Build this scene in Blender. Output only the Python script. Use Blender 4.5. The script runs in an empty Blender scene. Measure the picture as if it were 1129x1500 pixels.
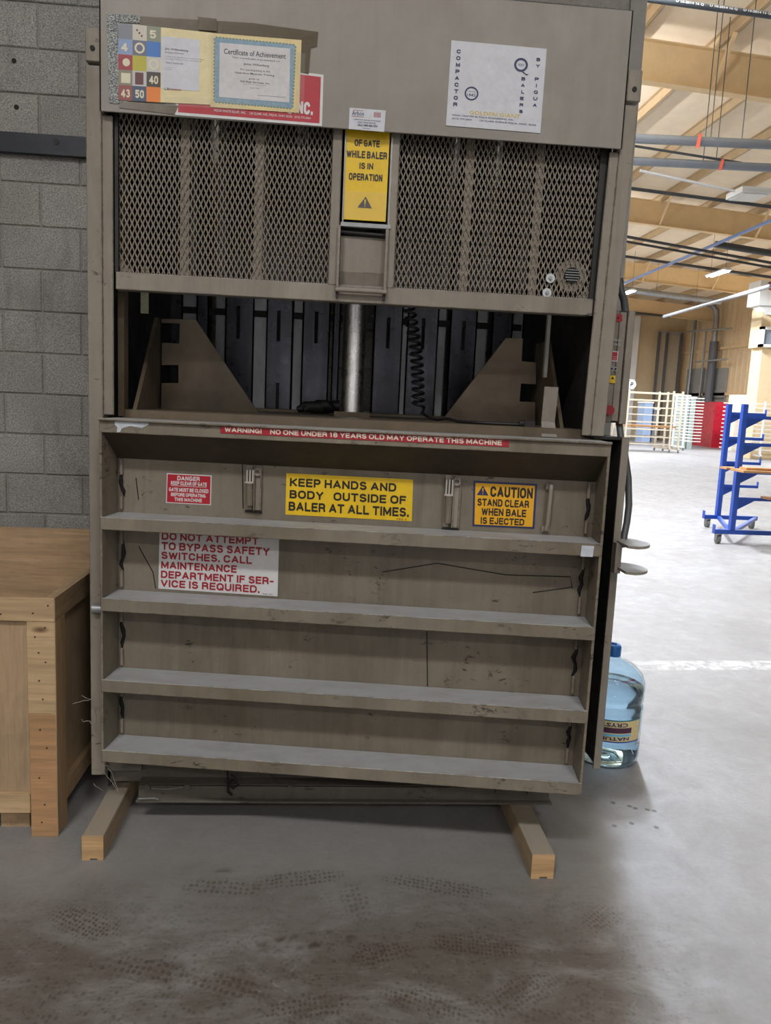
import bpy, math, random
from math import sin, cos, radians, pi, atan2
from mathutils import Vector, Matrix
random.seed(7)
S = bpy.context.scene
COL = S.collection

# ------------------------------------------------------------------ camera
F = 1130.0; PITCH = radians(8.04); ROLL = radians(2.62); YAW = radians(4.5); H = 1.42
FW = Vector((sin(YAW)*cos(PITCH), cos(YAW)*cos(PITCH), -sin(PITCH)))
R0 = Vector((cos(YAW), -sin(YAW), 0)); U0 = R0.cross(FW)
RT = R0*cos(ROLL) + U0*sin(ROLL); UP = -R0*sin(ROLL) + U0*cos(ROLL)
CAM = Vector((0, 0, H))
cd = bpy.data.cameras.new('camera'); co = bpy.data.objects.new('camera', cd); COL.objects.link(co)
cd.sensor_fit = 'HORIZONTAL'; cd.sensor_width = 36; cd.lens = F/1129*36
cd.clip_start = .05; cd.clip_end = 200
m = Matrix((RT, UP, -FW)).transposed().to_4x4(); m.translation = CAM
co.matrix_world = m
S.camera = co

# ------------------------------------------------------------------ world, view
w = bpy.data.worlds.new('world'); S.world = w; w.use_nodes = True
w.node_tree.nodes['Background'].inputs[0].default_value = (.75, .8, .9, 1)
w.node_tree.nodes['Background'].inputs[1].default_value = .3
S.view_settings.view_transform = 'Standard'; S.view_settings.look = 'None'
S.view_settings.gamma = 1; S.view_settings.use_curve_mapping = False
S.view_settings.exposure = 0.0

# ------------------------------------------------------------------ lights (positions; fixtures are modelled further down)
# x, y, z, power, along-x?   warehouse lamps beyond the block wall, then the dim lamps and the added fill on this side
LAMPS_FAR = [(3.0, 9.6, 6.9, 850), (1.0, 11.0, 6.9, 200), (-3.5, 9.0, 6.9, 220), (2.6, 17.5, 6.8, 400),
             (12.7, 25.6, 6.2, 620), (12.1, 32.0, 6.4, 900), (5.0, 27.0, 6.7, 760), (4.0, 38.0, 6.7, 1500), (17.0, 20.0, 6.1, 560), (19.0, 30.0, 6.0, 650), (2.3, 7.1, 6.9, 380)]
LAMPS_NEAR = [(-1.6, -2.2, 6.0, 170), (1.4, -2.6, 6.0, 120), (-3.0, -6.0, 5.4, 140), (2.4, -6.4, 5.4, 110)]  # last two are unseen fill lamps added to light the baler's inside
def area(x, y, z, p, sx, sy, col, up=False):
    d = bpy.data.lights.new('lamp', 'AREA'); d.shape = 'RECTANGLE'; d.size = sx; d.size_y = sy
    d.energy = p; d.color = col
    o = bpy.data.objects.new('lamp', d); COL.objects.link(o); o.location = (x, y, z)
    if up: o.rotation_euler = (pi, 0, 0)
    return o
for x, y, z, p in LAMPS_FAR: area(x, y, z-.09, p, .16, 1.2, (.80, .88, 1))
for i, pu in ((0, 560), (1, 250), (2, 250), (3, 900), (6, 900), (7, 900)): x, y, z, p = LAMPS_FAR[i]; area(x, y, z+.11, pu, .3, 1.2, (.96, .97, 1), True)  # upward lights added at unseen fixtures to brighten the roof
for x, y, z, p in LAMPS_NEAR: area(x, y, z-.09, p, 1.2, .5, (1, .97, .93))

# ------------------------------------------------------------------ measuring helpers (a photo ray met with a real plane)
def ray(px, py): return FW*F + RT*(px-564.5) - UP*(py-750)
def PY(px, py, Y):
    d = ray(px, py); return CAM + d*(Y/d.y)
def PX(px, py, X):
    d = ray(px, py); return CAM + d*(X/d.x)
def PZ(px, py, Z):
    d = ray(px, py); return CAM + d*((Z-H)/d.z)
GA = radians(7.4); GO = Vector((-.6695, 2.33, 0)); GU = Vector((cos(GA), -sin(GA), 0)); GN = Vector((sin(GA), cos(GA), 0))
def G(u, w_, v): return GO + GU*u + GN*w_ + Vector((0, 0, v))
def PG(px, py, w_=0):
    d = ray(px, py); o = GO + GN*w_; t = (o-CAM).dot(GN)/d.dot(GN); return CAM + d*t
def GUV(px, py, w_=0):
    p = PG(px, py, w_); return (p-GO).dot(GU), p.z

# ------------------------------------------------------------------ mesh builder
SPLIT = {'gate_side_rail', 'sign_track', 'scratch', 'rust_gap', 'corner_bead', 'rear_brace', 'handle_stop', 'white_smear', 'brown_tape', 'base_stringer', 'loose_wire', 'chain_hook', 'hanger', 'latch_plate', 'wire_handle', 'upright_pair', 'anchor_hole', 'fork', 'side_sheet', 'greasy_residue', 'box_face'}
class MB:
    def __init__(s): s.v = []; s.f = []; s.m = []; s.sm = []; s.p = []
    def mark(s): s.p.append(len(s.f)); return s
    def add(s, vs, fs, mi=0, smooth=False):
        n = len(s.v); s.v += [Vector(a) for a in vs]
        for f in fs: s.f.append([n+i for i in f]); s.m.append(mi); s.sm.append(smooth)
        return s
    def hexa(s, p, mi=0):   # p: 4 bottom (ccw), 4 top
        s.mark()
        return s.add(p, [(3, 2, 1, 0), (4, 5, 6, 7), (0, 1, 5, 4), (1, 2, 6, 5), (2, 3, 7, 6), (3, 0, 4, 7)], mi)
    def box(s, x0, x1, y0, y1, z0, z1, mi=0):
        return s.hexa([(x0, y0, z0), (x1, y0, z0), (x1, y1, z0), (x0, y1, z0), (x0, y0, z1), (x1, y0, z1), (x1, y1, z1), (x0, y1, z1)], mi)
    def gbox(s, u0, u1, w0, w1, v0, v1, mi=0):
        return s.hexa([G(u0, w0, v0), G(u1, w0, v0), G(u1, w1, v0), G(u0, w1, v0), G(u0, w0, v1), G(u1, w0, v1), G(u1, w1, v1), G(u0, w1, v1)], mi)
    def prism(s, pts, off, mi=0):
        s.mark()
        pts = [Vector(p) for p in pts]; n = len(pts); off = Vector(off)
        vs = pts + [p+off for p in pts]
        fs = [tuple(range(n)), tuple(range(2*n-1, n-1, -1))] + [(i, i+n, (i+1) % n+n, (i+1) % n) for i in range(n)]
        return s.add(vs, fs, mi)
    def tube(s, pts, r, n=10, mi=0, caps=True):
        s.mark()
        pts = [Vector(p) for p in pts]; rs = r if isinstance(r, (list, tuple)) else [r]*len(pts)
        rings = []; prev = None
        for i, p in enumerate(pts):
            t = (pts[min(i+1, len(pts)-1)] - pts[max(i-1, 0)]).normalized()
            if prev is None:
                a = Vector((0, 0, 1)) if abs(t.z) < .9 else Vector((1, 0, 0)); x = t.cross(a).normalized()
            else:
                x = (prev - t*prev.dot(t)).normalized()
            prev = x; y = t.cross(x)
            rings.append([p + (x*cos(2*pi*k/n) + y*sin(2*pi*k/n))*rs[i] for k in range(n)])
        vs = [q for rg in rings for q in rg]; fs = []
        for i in range(len(pts)-1):
            for k in range(n): fs.append((i*n+k, i*n+(k+1) % n, (i+1)*n+(k+1) % n, (i+1)*n+k))
        s.add(vs, fs, mi, True)
        if caps:
            s.add(rings[0], [tuple(range(n-1, -1, -1))], mi); s.add(rings[-1], [tuple(range(n))], mi)
        return s
    def cyl(s, a, b, r, n=16, mi=0): return s.tube([a, b], r, n, mi)
    def lathe(s, prof, c, n=32, mi=0):
        vs = []; fs = []
        for r, z in prof:
            for k in range(n): vs.append((c[0]+r*cos(2*pi*k/n), c[1]+r*sin(2*pi*k/n), c[2]+z))
        for i in range(len(prof)-1):
            for k in range(n): fs.append((i*n+k, i*n+(k+1) % n, (i+1)*n+(k+1) % n, (i+1)*n+k))
        return s.add(vs, fs, mi, True)
    def bar(s, a, b, wd, th, mi=0, up=(0, 0, 1)):
        a = Vector(a); b = Vector(b); t = (b-a).normalized(); x = t.cross(Vector(up)).normalized()*wd/2; y = x.cross(t).normalized()*th/2
        return s.hexa([a-x-y, a+x-y, b+x-y, b-x-y, a-x+y, a+x+y, b+x+y, b-x+y], mi)
    def build(s, name, mats, parent=None, bev=0, seg=1):
        if name in SPLIT and len(s.p) > 1:                # separate pieces become objects of their own
            for a, b in zip(s.p, s.p[1:]+[len(s.f)]):
                q_ = MB(); ids = sorted({i for f in s.f[a:b] for i in f}); mp_ = {i: k for k, i in enumerate(ids)}
                q_.v = [s.v[i] for i in ids]; q_.f = [[mp_[i] for i in f] for f in s.f[a:b]]; q_.m = s.m[a:b]; q_.sm = s.sm[a:b]
                o = q_.build(name, mats, parent, bev, seg)
            return o
        if not isinstance(mats, (list, tuple)): mats = [mats]
        off = Vector(root_loc(parent)) if parent else Vector((0, 0, 0))
        if parent is None and s.v:                       # origin at the base centre of a one-mesh thing
            off = Vector(((min(v.x for v in s.v)+max(v.x for v in s.v))/2, (min(v.y for v in s.v)+max(v.y for v in s.v))/2, min(v.z for v in s.v)))
        me = bpy.data.meshes.new(name); me.from_pydata([tuple(v-off) for v in s.v], [], s.f)
        for mt in mats: me.materials.append(mt)
        me.polygons.foreach_set('material_index', s.m); me.polygons.foreach_set('use_smooth', s.sm); me.update()
        o = bpy.data.objects.new(name, me); COL.objects.link(o)
        if parent: o.parent = parent
        else: o.location = off
        if bev:
            b = o.modifiers.new('bevel', 'BEVEL'); b.width = bev; b.segments = seg; b.limit_method = 'ANGLE'; b.angle_limit = radians(50)
        return o
def root_loc(o):
    L = Vector((0, 0, 0))
    while o: L = L + o.location; o = o.parent
    return L
def tag(o, label=None, cat=None, group=None, kind=None):
    if label: o['label'] = label
    if cat: o['category'] = cat
    if group: o['group'] = group
    if kind: o['kind'] = kind
    return o
def thing(name, loc, label, cat, group=None):
    o = bpy.data.objects.new(name, None); COL.objects.link(o); o.location = loc; o.empty_display_size = .1
    return tag(o, label, cat, group)

def arc(cx, cy, rx, ry, a0, a1, n=8): return [(cx+rx*cos(radians(a0+(a1-a0)*k/n)), cy+ry*sin(radians(a0+(a1-a0)*k/n))) for k in range(n+1)]
GL = {                                                   # capital letters as pen strokes: width, polylines in a unit box
 'A': (.72, [[(0, 0), (.5, 1), (1, 0)], [(.2, .3), (.8, .3)]]),
 'B': (.62, [[(0, 0), (0, 1), (.6, 1)]+arc(.6, .77, .33, .23, 80, -80)+[(.6, .54), (0, .54)], [(.6, .54)]+arc(.6, .27, .4, .27, 80, -80)+[(.6, 0), (0, 0)]]),
 'C': (.66, [arc(.5, .66, .5, .34, 15, 90, 4)+arc(.5, .66, .5, .34, 90, 180, 4)+arc(.5, .34, .5, .34, 180, 345, 8)]),
 'D': (.66, [[(0, 0), (0, 1), (.5, 1)]+arc(.5, .6, .5, .4, 80, 0, 5)+arc(.5, .4, .5, .4, 0, -80, 5)+[(.5, 0), (0, 0)]]),
 'E': (.54, [[(1, 1), (0, 1), (0, 0), (1, 0)], [(0, .52), (.9, .52)]]),
 'F': (.52, [[(1, 1), (0, 1), (0, 0)], [(0, .52), (.88, .52)]]),
 'G': (.68, [arc(.5, .66, .48, .34, 50, 180, 8)+arc(.5, .34, .48, .34, 180, 300, 7)+[(1, .14), (1, .44), (.6, .44)]]),
 'H': (.62, [[(0, 0), (0, 1)], [(1, 0), (1, 1)], [(0, .5), (1, .5)]]),
 'I': (.0, [[(.5, 0), (.5, 1)]]),
 'J': (.48, [[(1, 1)]+arc(.5, .3, .5, .3, 0, -180)]),
 'K': (.64, [[(0, 0), (0, 1)], [(1, 1), (.05, .4)], [(.3, .55), (1, 0)]]),
 'L': (.5, [[(0, 1), (0, 0), (1, 0)]]),
 'M': (.8, [[(0, 0), (0, 1), (.5, .15), (1, 1), (1, 0)]]),
 'N': (.64, [[(0, 0), (0, 1), (1, 0), (1, 1)]]),
 'O': (.7, [arc(.5, .64, .5, .36, 0, 180, 9)+arc(.5, .36, .5, .36, 180, 360, 9)+[(1, .64)]]),
 'P': (.58, [[(0, 0), (0, 1), (.58, 1)]+arc(.58, .72, .42, .28, 80, -80)+[(.58, .44), (0, .44)]]),
 'Q': (.7, [arc(.5, .64, .5, .36, 0, 180, 9)+arc(.5, .36, .5, .36, 180, 360, 9)+[(1, .64)], [(.6, .25), (1, -.04)]]),
 'R': (.62, [[(0, 0), (0, 1), (.58, 1)]+arc(.58, .74, .38, .26, 80, -80)+[(.58, .48), (0, .48)], [(.6, .48), (.92, .36), (1, 0)]]),
 'S': (.6, [arc(.5, .76, .46, .24, 20, 250, 9)+arc(.5, .26, .5, .26, 70, -160, 9)]),
 'T': (.6, [[(0, 1), (1, 1)], [(.5, 1), (.5, 0)]]),
 'U': (.62, [[(0, 1)]+arc(.5, .32, .5, .32, 180, 360)+[(1, 1)]]),
 'V': (.68, [[(0, 1), (.5, 0), (1, 1)]]),
 'W': (.95, [[(0, 1), (.25, 0), (.5, .92), (.75, 0), (1, 1)]]),
 'X': (.66, [[(0, 0), (1, 1)], [(0, 1), (1, 0)]]),
 'Y': (.66, [[(0, 1), (.5, .45), (1, 1)], [(.5, .45), (.5, 0)]]),
 'Z': (.6, [[(0, 1), (1, 1), (0, 0), (1, 0)]]),
 '1': (.3, [[(0, .78), (.6, 1), (.6, 0)]]), '8': (.56, [arc(.5, .76, .42, .24, 0, 360, 12), arc(.5, .26, .5, .26, 0, 360, 12)]),
 '0': (.56, [arc(.5, .64, .5, .36, 0, 180, 8)+arc(.5, .36, .5, .36, 180, 360, 8)+[(1, .64)]]),
 '2': (.56, [arc(.5, .72, .5, .28, 170, -30)+[(0, 0), (1, 0)]]), '3': (.56, [arc(.5, .76, .45, .24, 150, -80), arc(.5, .27, .5, .27, 80, -150)]),
 '4': (.6, [[(.75, 0), (.75, 1), (0, .28), (1, .28)]]), '5': (.56, [[(.95, 1), (.1, 1), (.05, .55)]+arc(.5, .32, .5, .32, 130, -150)]),
 '6': (.56, [arc(.5, .3, .5, .3, 0, 360, 12), arc(.55, .45, .55, .55, 180, 80, 5)]), '7': (.56, [[(0, 1), (1, 1), (.35, 0)]]), '9': (.56, [arc(.5, .7, .5, .3, 0, 360, 12), arc(.45, .55, .55, .55, 0, -100, 5)]),
 '.': (.0, [[(.5, -.02), (.5, .06)]]), ',': (.0, [[(.5, .06), (.3, -.14)]]), '!': (.0, [[(.5, .36), (.5, 1)], [(.5, -.02), (.5, .1)]]), '-': (.3, [[(0, .42), (1, .42)]])}
def strokes(txt, aspect, t):
    """quads of heavy capitals filling a box of height 1 and width `aspect`"""
    gap = .13; adv = []; x = 0
    for ch in txt:
        if ch == ' ': x += .34; adv.append(None); continue
        w_ = GL[ch][0]; adv.append((x, w_)); x += w_+t+gap
    tot = x-gap; k = (aspect)/tot; tx = t*min(1, max(.75, k)); out = []
    for ch, a in zip(txt, adv):
        if a is None: continue
        x0 = a[0]*k; cw = (a[1]+t)*k-tx
        for pl in GL[ch][1]:
            pts = [Vector((x0+tx/2+px*cw, t/2+py*(1-t))) if a[1] else Vector((x0+tx/2+(px-.5)*.3, t/2+py*(1-t))) for px, py in pl]
            for i in range(len(pts)-1):
                p, q_ = pts[i], pts[i+1]; d_ = (q_-p)
                if d_.length < 1e-5: continue
                d_.normalize(); n_ = Vector((-d_.y, d_.x)); hw = (tx*abs(d_.y)+t*abs(d_.x))/2/max(1e-6, (abs(d_.x)+abs(d_.y)))
                ext = t*.32; ha = n_*hw
                e0 = d_*(ext if i or len(pts) > 9 and i == 0 and (pts[0]-pts[-1]).length < .02 else (t/2 if abs(d_.x) < .01 or abs(d_.y) < .01 else t*.25)); e1 = d_*(ext if i < len(pts)-2 else (t/2 if abs(d_.x) < .01 or abs(d_.y) < .01 else t*.25))
                out.append([p-e0-ha, q_+e1-ha, q_+e1+ha, p-e0+ha])
    return out
_gc = {}
def glyphs(txt, bold, spacing=1.0):
    key = (txt, bold, spacing)
    if key in _gc: return _gc[key]
    c = bpy.data.curves.new('text', 'FONT'); c.body = txt; c.size = 1; c.resolution_u = 2; c.offset = bold; c.space_character = spacing
    o = bpy.data.objects.new('text', c); COL.objects.link(o)
    dg = bpy.context.evaluated_depsgraph_get(); dg.update()
    me = bpy.data.meshes.new_from_object(o.evaluated_get(dg))
    vs = [(v.co.x, v.co.y) for v in me.vertices]; fs = [tuple(p.vertices) for p in me.polygons]
    bpy.data.objects.remove(o); bpy.data.curves.remove(c); bpy.data.meshes.remove(me)
    x0 = min(v[0] for v in vs); x1 = max(v[0] for v in vs); y0 = min(v[1] for v in vs); y1 = max(v[1] for v in vs)
    _gc[key] = ([((a-x0)/(x1-x0), (b-y0)/max(1e-6, y1-y0)) for a, b in vs], fs); return _gc[key]
class Quad:                                              # a flat printed face: corners TL, TR, BR, BL
    def __init__(s, tl, tr, br, bl): s.c = [Vector(p) for p in (tl, tr, br, bl)]; s.n = (s.c[1]-s.c[0]).cross(s.c[3]-s.c[0]).normalized(); 
    def at(s, u, v, d=0):                                # u right, v down (0..1); d towards the viewer
        tl, tr, br, bl = s.c; p = (tl*(1-u)+tr*u)*(1-v) + (bl*(1-u)+br*u)*v
        n = s.n if s.n.dot(CAM-p) > 0 else -s.n
        return p + n*d
    def plate(s, mb, th=.0012, mi=0, u0=0, u1=1, v0=0, v1=1, d=0):
        f = [s.at(u0, v0, d+th), s.at(u1, v0, d+th), s.at(u1, v1, d+th), s.at(u0, v1, d+th)]
        b = [s.at(u0, v0, d), s.at(u1, v0, d), s.at(u1, v1, d), s.at(u0, v1, d)]
        return mb.hexa([f[3], f[2], b[2], b[3], f[0], f[1], b[1], b[0]], mi)
    def flat(s, mb, u0, u1, v0, v1, d, mi=0):
        return mb.add([s.at(u0, v1, d), s.at(u1, v1, d), s.at(u1, v0, d), s.at(u0, v0, d)], [(0, 1, 2, 3)], mi)
    def poly(s, mb, uv, d, mi=0): return mb.add([s.at(a, b, d) for a, b in uv], [tuple(range(len(uv)))], mi)
    def text(s, mb, txt, u0, u1, v0, v1, d=.0022, bold=.0, mi=0, spacing=1.0):
        if bold >= .02 and all(ch == ' ' or ch in GL for ch in txt):
            asp = (s.at(u1, v1)-s.at(u0, v1)).length/max(1e-6, (s.at(u0, v0)-s.at(u0, v1)).length)
            for i, qd in enumerate(strokes(txt, asp, bold if bold > .1 else .22)):
                mb.add([s.at(u0+(u1-u0)*p.x/asp, v1+(v0-v1)*p.y, d+(i % 7)*.00002) for p in qd], [(0, 1, 2, 3)], mi)
            return mb
        bold = min(bold, .01)
        vs, fs = glyphs(txt, bold, spacing)
        return mb.add([s.at(u0+(u1-u0)*a, v1+(v0-v1)*b, d) for a, b in vs], fs, mi)
    def disc(s, mb, u, v, r, d, mi=0, n=24, r2=0, asp=1.0):
        P = [(u+r*cos(2*pi*k/n), v+r*asp*sin(2*pi*k/n)) for k in range(n)]
        if not r2: return s.poly(mb, P, d, mi)
        Q = [(u+r2*cos(2*pi*k/n), v+r2*asp*sin(2*pi*k/n)) for k in range(n)]
        return mb.add([s.at(a, b, d) for a, b in P+Q], [(k, (k+1) % n, n+(k+1) % n, n+k) for k in range(n)], mi)

# ------------------------------------------------------------------ materials
def srgb(r, g, b): return tuple(((c/255/12.92) if c/255 <= .04045 else ((c/255+.055)/1.055)**2.4) for c in (r, g, b))
def N(nt, t, **k):
    n = nt.nodes.new(t)
    for a, b in k.items():
        if a.startswith('_'): setattr(n, a[1:], b)
        else: n.inputs[a.replace('_', ' ')].default_value = b
    return n
def new(name):
    mt = bpy.data.materials.new(name); mt.use_nodes = True; nt = mt.node_tree
    return mt, nt, nt.nodes['Principled BSDF']
def mixc(nt, fac, a, b):
    n = nt.nodes.new('ShaderNodeMix'); n.data_type = 'RGBA'
    for i, x in ((0, fac), (6, a), (7, b)):
        if isinstance(x, (int, float)): n.inputs[i].default_value = x
        elif isinstance(x, tuple): n.inputs[i].default_value = (*x[:3], 1)
        else: nt.links.new(x, n.inputs[i])
    return n.outputs[2]
def ramp(nt, src, a, b, lo=0.0, hi=1.0):
    n = nt.nodes.new('ShaderNodeMapRange'); n.inputs[1].default_value = a; n.inputs[2].default_value = b
    n.inputs[3].default_value = lo; n.inputs[4].default_value = hi; nt.links.new(src, n.inputs[0]); return n.outputs[0]
def math_(nt, op, a, b=None, c=None):
    n = nt.nodes.new('ShaderNodeMath'); n.operation = op
    for i, x in enumerate((a, b, c)):
        if x is None: continue
        if isinstance(x, (int, float)): n.inputs[i].default_value = x
        else: nt.links.new(x, n.inputs[i])
    return n.outputs[0]
def coords(nt, scale=(1, 1, 1), loc=(0, 0, 0), rot=(0, 0, 0), world=True):
    src = nt.nodes.new('ShaderNodeNewGeometry').outputs['Position'] if world else nt.nodes.new('ShaderNodeTexCoord').outputs['Object']
    mp = N(nt, 'ShaderNodeMapping'); nt.links.new(src, mp.inputs[0])
    mp.inputs[1].default_value = loc; mp.inputs[2].default_value = rot; mp.inputs[3].default_value = scale
    return mp.outputs[0]
def noise(nt, vec, scale, detail=4, rough=.6, dist=0):
    n = N(nt, 'ShaderNodeTexNoise', Scale=scale, Detail=detail, Roughness=rough, Distortion=dist); nt.links.new(vec, n.inputs['Vector']); return n.outputs[0]
def bump(nt, bs, h, strength=.3, dist=.01):
    b = N(nt, 'ShaderNodeBump', Strength=strength, Distance=dist); nt.links.new(h, b.inputs['Height']); nt.links.new(b.outputs[0], bs.inputs['Normal'])
def plain(name, rgb, rough=.5, metal=0, em=0):
    mt, nt, bs = new(name); bs.inputs['Base Color'].default_value = (*rgb, 1); bs.inputs['Roughness'].default_value = rough; bs.inputs['Metallic'].default_value = metal
    if em: bs.inputs['Emission Color'].default_value = (*rgb, 1); bs.inputs['Emission Strength'].default_value = em
    return mt
def worn(name, rgb, rough=.5, *_a, edge=0, streak=0, **_k): return _worn(name, rgb, rough, *_a, edge=edge, streak=streak, **_k)
def _worn(name, rgb, rough=.5, metal=0, var=.25, scale=6, chips=.0, chipcol=(.02, .018, .016), dust=0, dustcol=(.33, .33, .33), stretch=(1, 1, 1), bmp=.15, edge=0, streak=0, stain=0, staincol=(.08, .055, .035), spec=.5):
    mt, nt, bs = new(name); v = coords(nt, stretch)
    n1 = noise(nt, v, scale, 6, .65, .4); n2 = noise(nt, coords(nt), scale*5, 5, .7)
    d = tuple(c*(1-var) for c in rgb); l = tuple(min(1, c*(1+var)) for c in rgb)
    c = mixc(nt, ramp(nt, n1, .3, .7), d, l)
    c = mixc(nt, ramp(nt, n2, .35, .75, 0, .35), c, tuple(x*.7 for x in rgb))
    if streak:                                            # runs of dirt down the sheet; on the rear slats, painted highlights
        n8 = noise(nt, coords(nt, (16, 16, .9)), 2, 6, .7, .3); n9 = noise(nt, coords(nt), 1.7, 3, .5)
        c = mixc(nt, math_(nt, 'MULTIPLY', ramp(nt, n8, .45, .72, 0, streak), ramp(nt, n9, .35, .6, .3, 1)), c, tuple(x*.42 for x in rgb))
        c = mixc(nt, ramp(nt, n8, .28, .4, streak*.35, 0), c, tuple(min(1, x*1.5) for x in rgb))
    if stain:
        n4 = noise(nt, coords(nt, (1, 1, .35), (3, 1, 2)), 2.6, 5, .6, .8); c = mixc(nt, ramp(nt, n4, .52, .72, 0, stain), c, staincol)
    if chips:
        n3 = noise(nt, coords(nt, (1, 1, 2.2)), 21, 7, .75, .5); n7 = noise(nt, coords(nt), 4.5, 3, .5, .5)
        c = mixc(nt, math_(nt, 'MULTIPLY', ramp(nt, n3, .70-chips*.1, .72-chips*.1, 0, .85), ramp(nt, n7, .5, .6)), c, chipcol)
    if dust:
        g = nt.nodes.new('ShaderNodeNewGeometry'); sp = nt.nodes.new('ShaderNodeSeparateXYZ'); nt.links.new(g.outputs['Normal'], sp.inputs[0])
        n5 = noise(nt, coords(nt, (1, 2, 1)), 9, 5, .6, .5)
        f = math_(nt, 'MULTIPLY', ramp(nt, sp.outputs[2], .3, .9, 0, dust), ramp(nt, n5, .25, .6, .65, 1)); c = mixc(nt, f, c, dustcol)
    if edge:                                              # paint rubbed off along the arrises
        bv = nt.nodes.new('ShaderNodeBevel'); bv.samples = 4; bv.inputs[0].default_value = .005; ge = nt.nodes.new('ShaderNodeNewGeometry')
        dt = nt.nodes.new('ShaderNodeVectorMath'); dt.operation = 'DOT_PRODUCT'; nt.links.new(bv.outputs[0], dt.inputs[0]); nt.links.new(ge.outputs['Normal'], dt.inputs[1])
        ne = noise(nt, coords(nt, (1, 1, 2)), 14, 6, .7, .4)
        c = mixc(nt, math_(nt, 'MULTIPLY', ramp(nt, dt.outputs['Value'], .985, .90, 0, edge), ramp(nt, ne, .48, .56)), c, chipcol)
    nt.links.new(c, bs.inputs['Base Color']); bs.inputs['Metallic'].default_value = metal
    nt.links.new(ramp(nt, n2, .2, .8, max(.05, rough-.12), min(1, rough+.15)), bs.inputs['Roughness'])
    bs.inputs['Specular IOR Level'].default_value = spec
    bump(nt, bs, n2, bmp, .004); return mt
PAINT = worn('greige_paint', srgb(144, 136, 125), .5, 0, .16, 3, .8, streak=.35, edge=.6, bmp=.3, dust=.95, dustcol=srgb(160, 160, 162), stain=.45, staincol=srgb(92, 82, 68), stretch=(1, 1, .4), spec=.35)
HOOD = worn('hood_paint', srgb(142, 136, 128), .42, 0, .12, 1.6, .0, streak=.18, dust=.8, dustcol=srgb(150, 150, 150), stain=.2, staincol=srgb(112, 112, 112), spec=.45)
RIBP = worn('rib_paint', srgb(134, 126, 112), .5, 0, .2, 3, 1.35, chipcol=(.035, .03, .026), streak=.3, edge=.9, bmp=.3, dust=1.0, dustcol=srgb(172, 174, 178), stain=.6, staincol=srgb(92, 80, 64), spec=.3)
GATEP = worn('gate_paint', srgb(126, 118, 105), .5, 0, .2, 3, 1.0, streak=.5, bmp=.3, dust=1.0, dustcol=srgb(176, 178, 182), stain=.6, staincol=srgb(88, 78, 62), spec=.3)
GRIM = worn('grimy_paint', srgb(92, 86, 78), .6, 0, .25, 5, 1.2, streak=.4, bmp=.4, dust=.6, dustcol=srgb(112, 108, 102))
MESHM = worn('expanded_metal_paint', srgb(136, 127, 115), .55, 0, .1, 5, 0)
RAMST = worn('ram_paint', srgb(112, 98, 80), .5, .1, .2, 6, .3, dust=.5, dustcol=srgb(74, 68, 58), stain=.6, staincol=srgb(50, 42, 32))
OILY = worn('oily_dark_steel', srgb(92, 94, 104), .3, .6, .45, 6, .2, streak=.9, stretch=(1, 1, .12), stain=.8, staincol=srgb(26, 26, 30), spec=.5)  # streaks put the slats' vertical highlights into the colour
BLACK = worn('black_grime_and_shade', srgb(22, 21, 22), .6, .2, .3, 5)
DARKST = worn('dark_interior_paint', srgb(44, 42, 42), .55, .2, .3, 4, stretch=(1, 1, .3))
CHROME = worn('chrome', (.95, .95, .98), .3, 1, .1, 9, stretch=(3, 3, .2), bmp=.02)
GALV = worn('pale_galvanised', srgb(150, 152, 155), .4, .6, .15, 8)
RAIL = worn('rail_steel', srgb(188, 184, 176), .5, .0, .2, 7, .3, stretch=(1, 1, .3))
RUBBER = plain('black_rubber', srgb(34, 34, 36), .5)
HOSE = plain('grey_hose', srgb(80, 82, 84), .45)
def wood(name, rgb, axis='z', var=.25, dark=.0, knots=True, dust=0):
    mt, nt, bs = new(name); st = {'x': (.6, 9, 9), 'y': (9, .6, 9), 'z': (9, 9, .6)}[axis]
    oi = nt.nodes.new('ShaderNodeObjectInfo')
    v = coords(nt, st); va = nt.nodes.new('ShaderNodeVectorMath'); va.operation = 'ADD'; nt.links.new(v, va.inputs[0]); nt.links.new(oi.outputs['Random'], va.inputs[1])
    n1 = noise(nt, va.outputs[0], 3, 6, .6, 1.2); n2 = noise(nt, va.outputs[0], 14, 4, .6)
    c = mixc(nt, ramp(nt, n1, .3, .7), tuple(x*(1-var) for x in rgb), tuple(min(1, x*(1+var)) for x in rgb))
    c = mixc(nt, ramp(nt, n2, .45, .75, 0, .5), c, tuple(x*.62 for x in rgb))
    if knots:
        vo = N(nt, 'ShaderNodeTexVoronoi', Scale=6.5); k = {'x': (.5, 1.2, 1.2), 'y': (1.2, .5, 1.2), 'z': (1.2, 1.2, .5)}[axis]; nt.links.new(coords(nt, k), vo.inputs['Vector'])
        c = mixc(nt, ramp(nt, vo.outputs['Distance'], .05, .11, .85, 0), c, srgb(88, 52, 30))
    if dark:
        n3 = noise(nt, coords(nt), 4, 5, .7, .5); c = mixc(nt, ramp(nt, n3, .45, .7, 0, dark), c, srgb(96, 90, 82))
    if dust:
        g_ = nt.nodes.new('ShaderNodeNewGeometry'); sp = nt.nodes.new('ShaderNodeSeparateXYZ'); nt.links.new(g_.outputs['Normal'], sp.inputs[0])
        c = mixc(nt, math_(nt, 'MULTIPLY', ramp(nt, sp.outputs[2], .3, .9, 0, dust), ramp(nt, noise(nt, coords(nt), 6, 4, .6), .3, .6, .5, 1)), c, srgb(158, 152, 142))
    nt.links.new(c, bs.inputs['Base Color']); bs.inputs['Roughness'].default_value = .65; bump(nt, bs, n2, .2, .003); return mt
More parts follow.
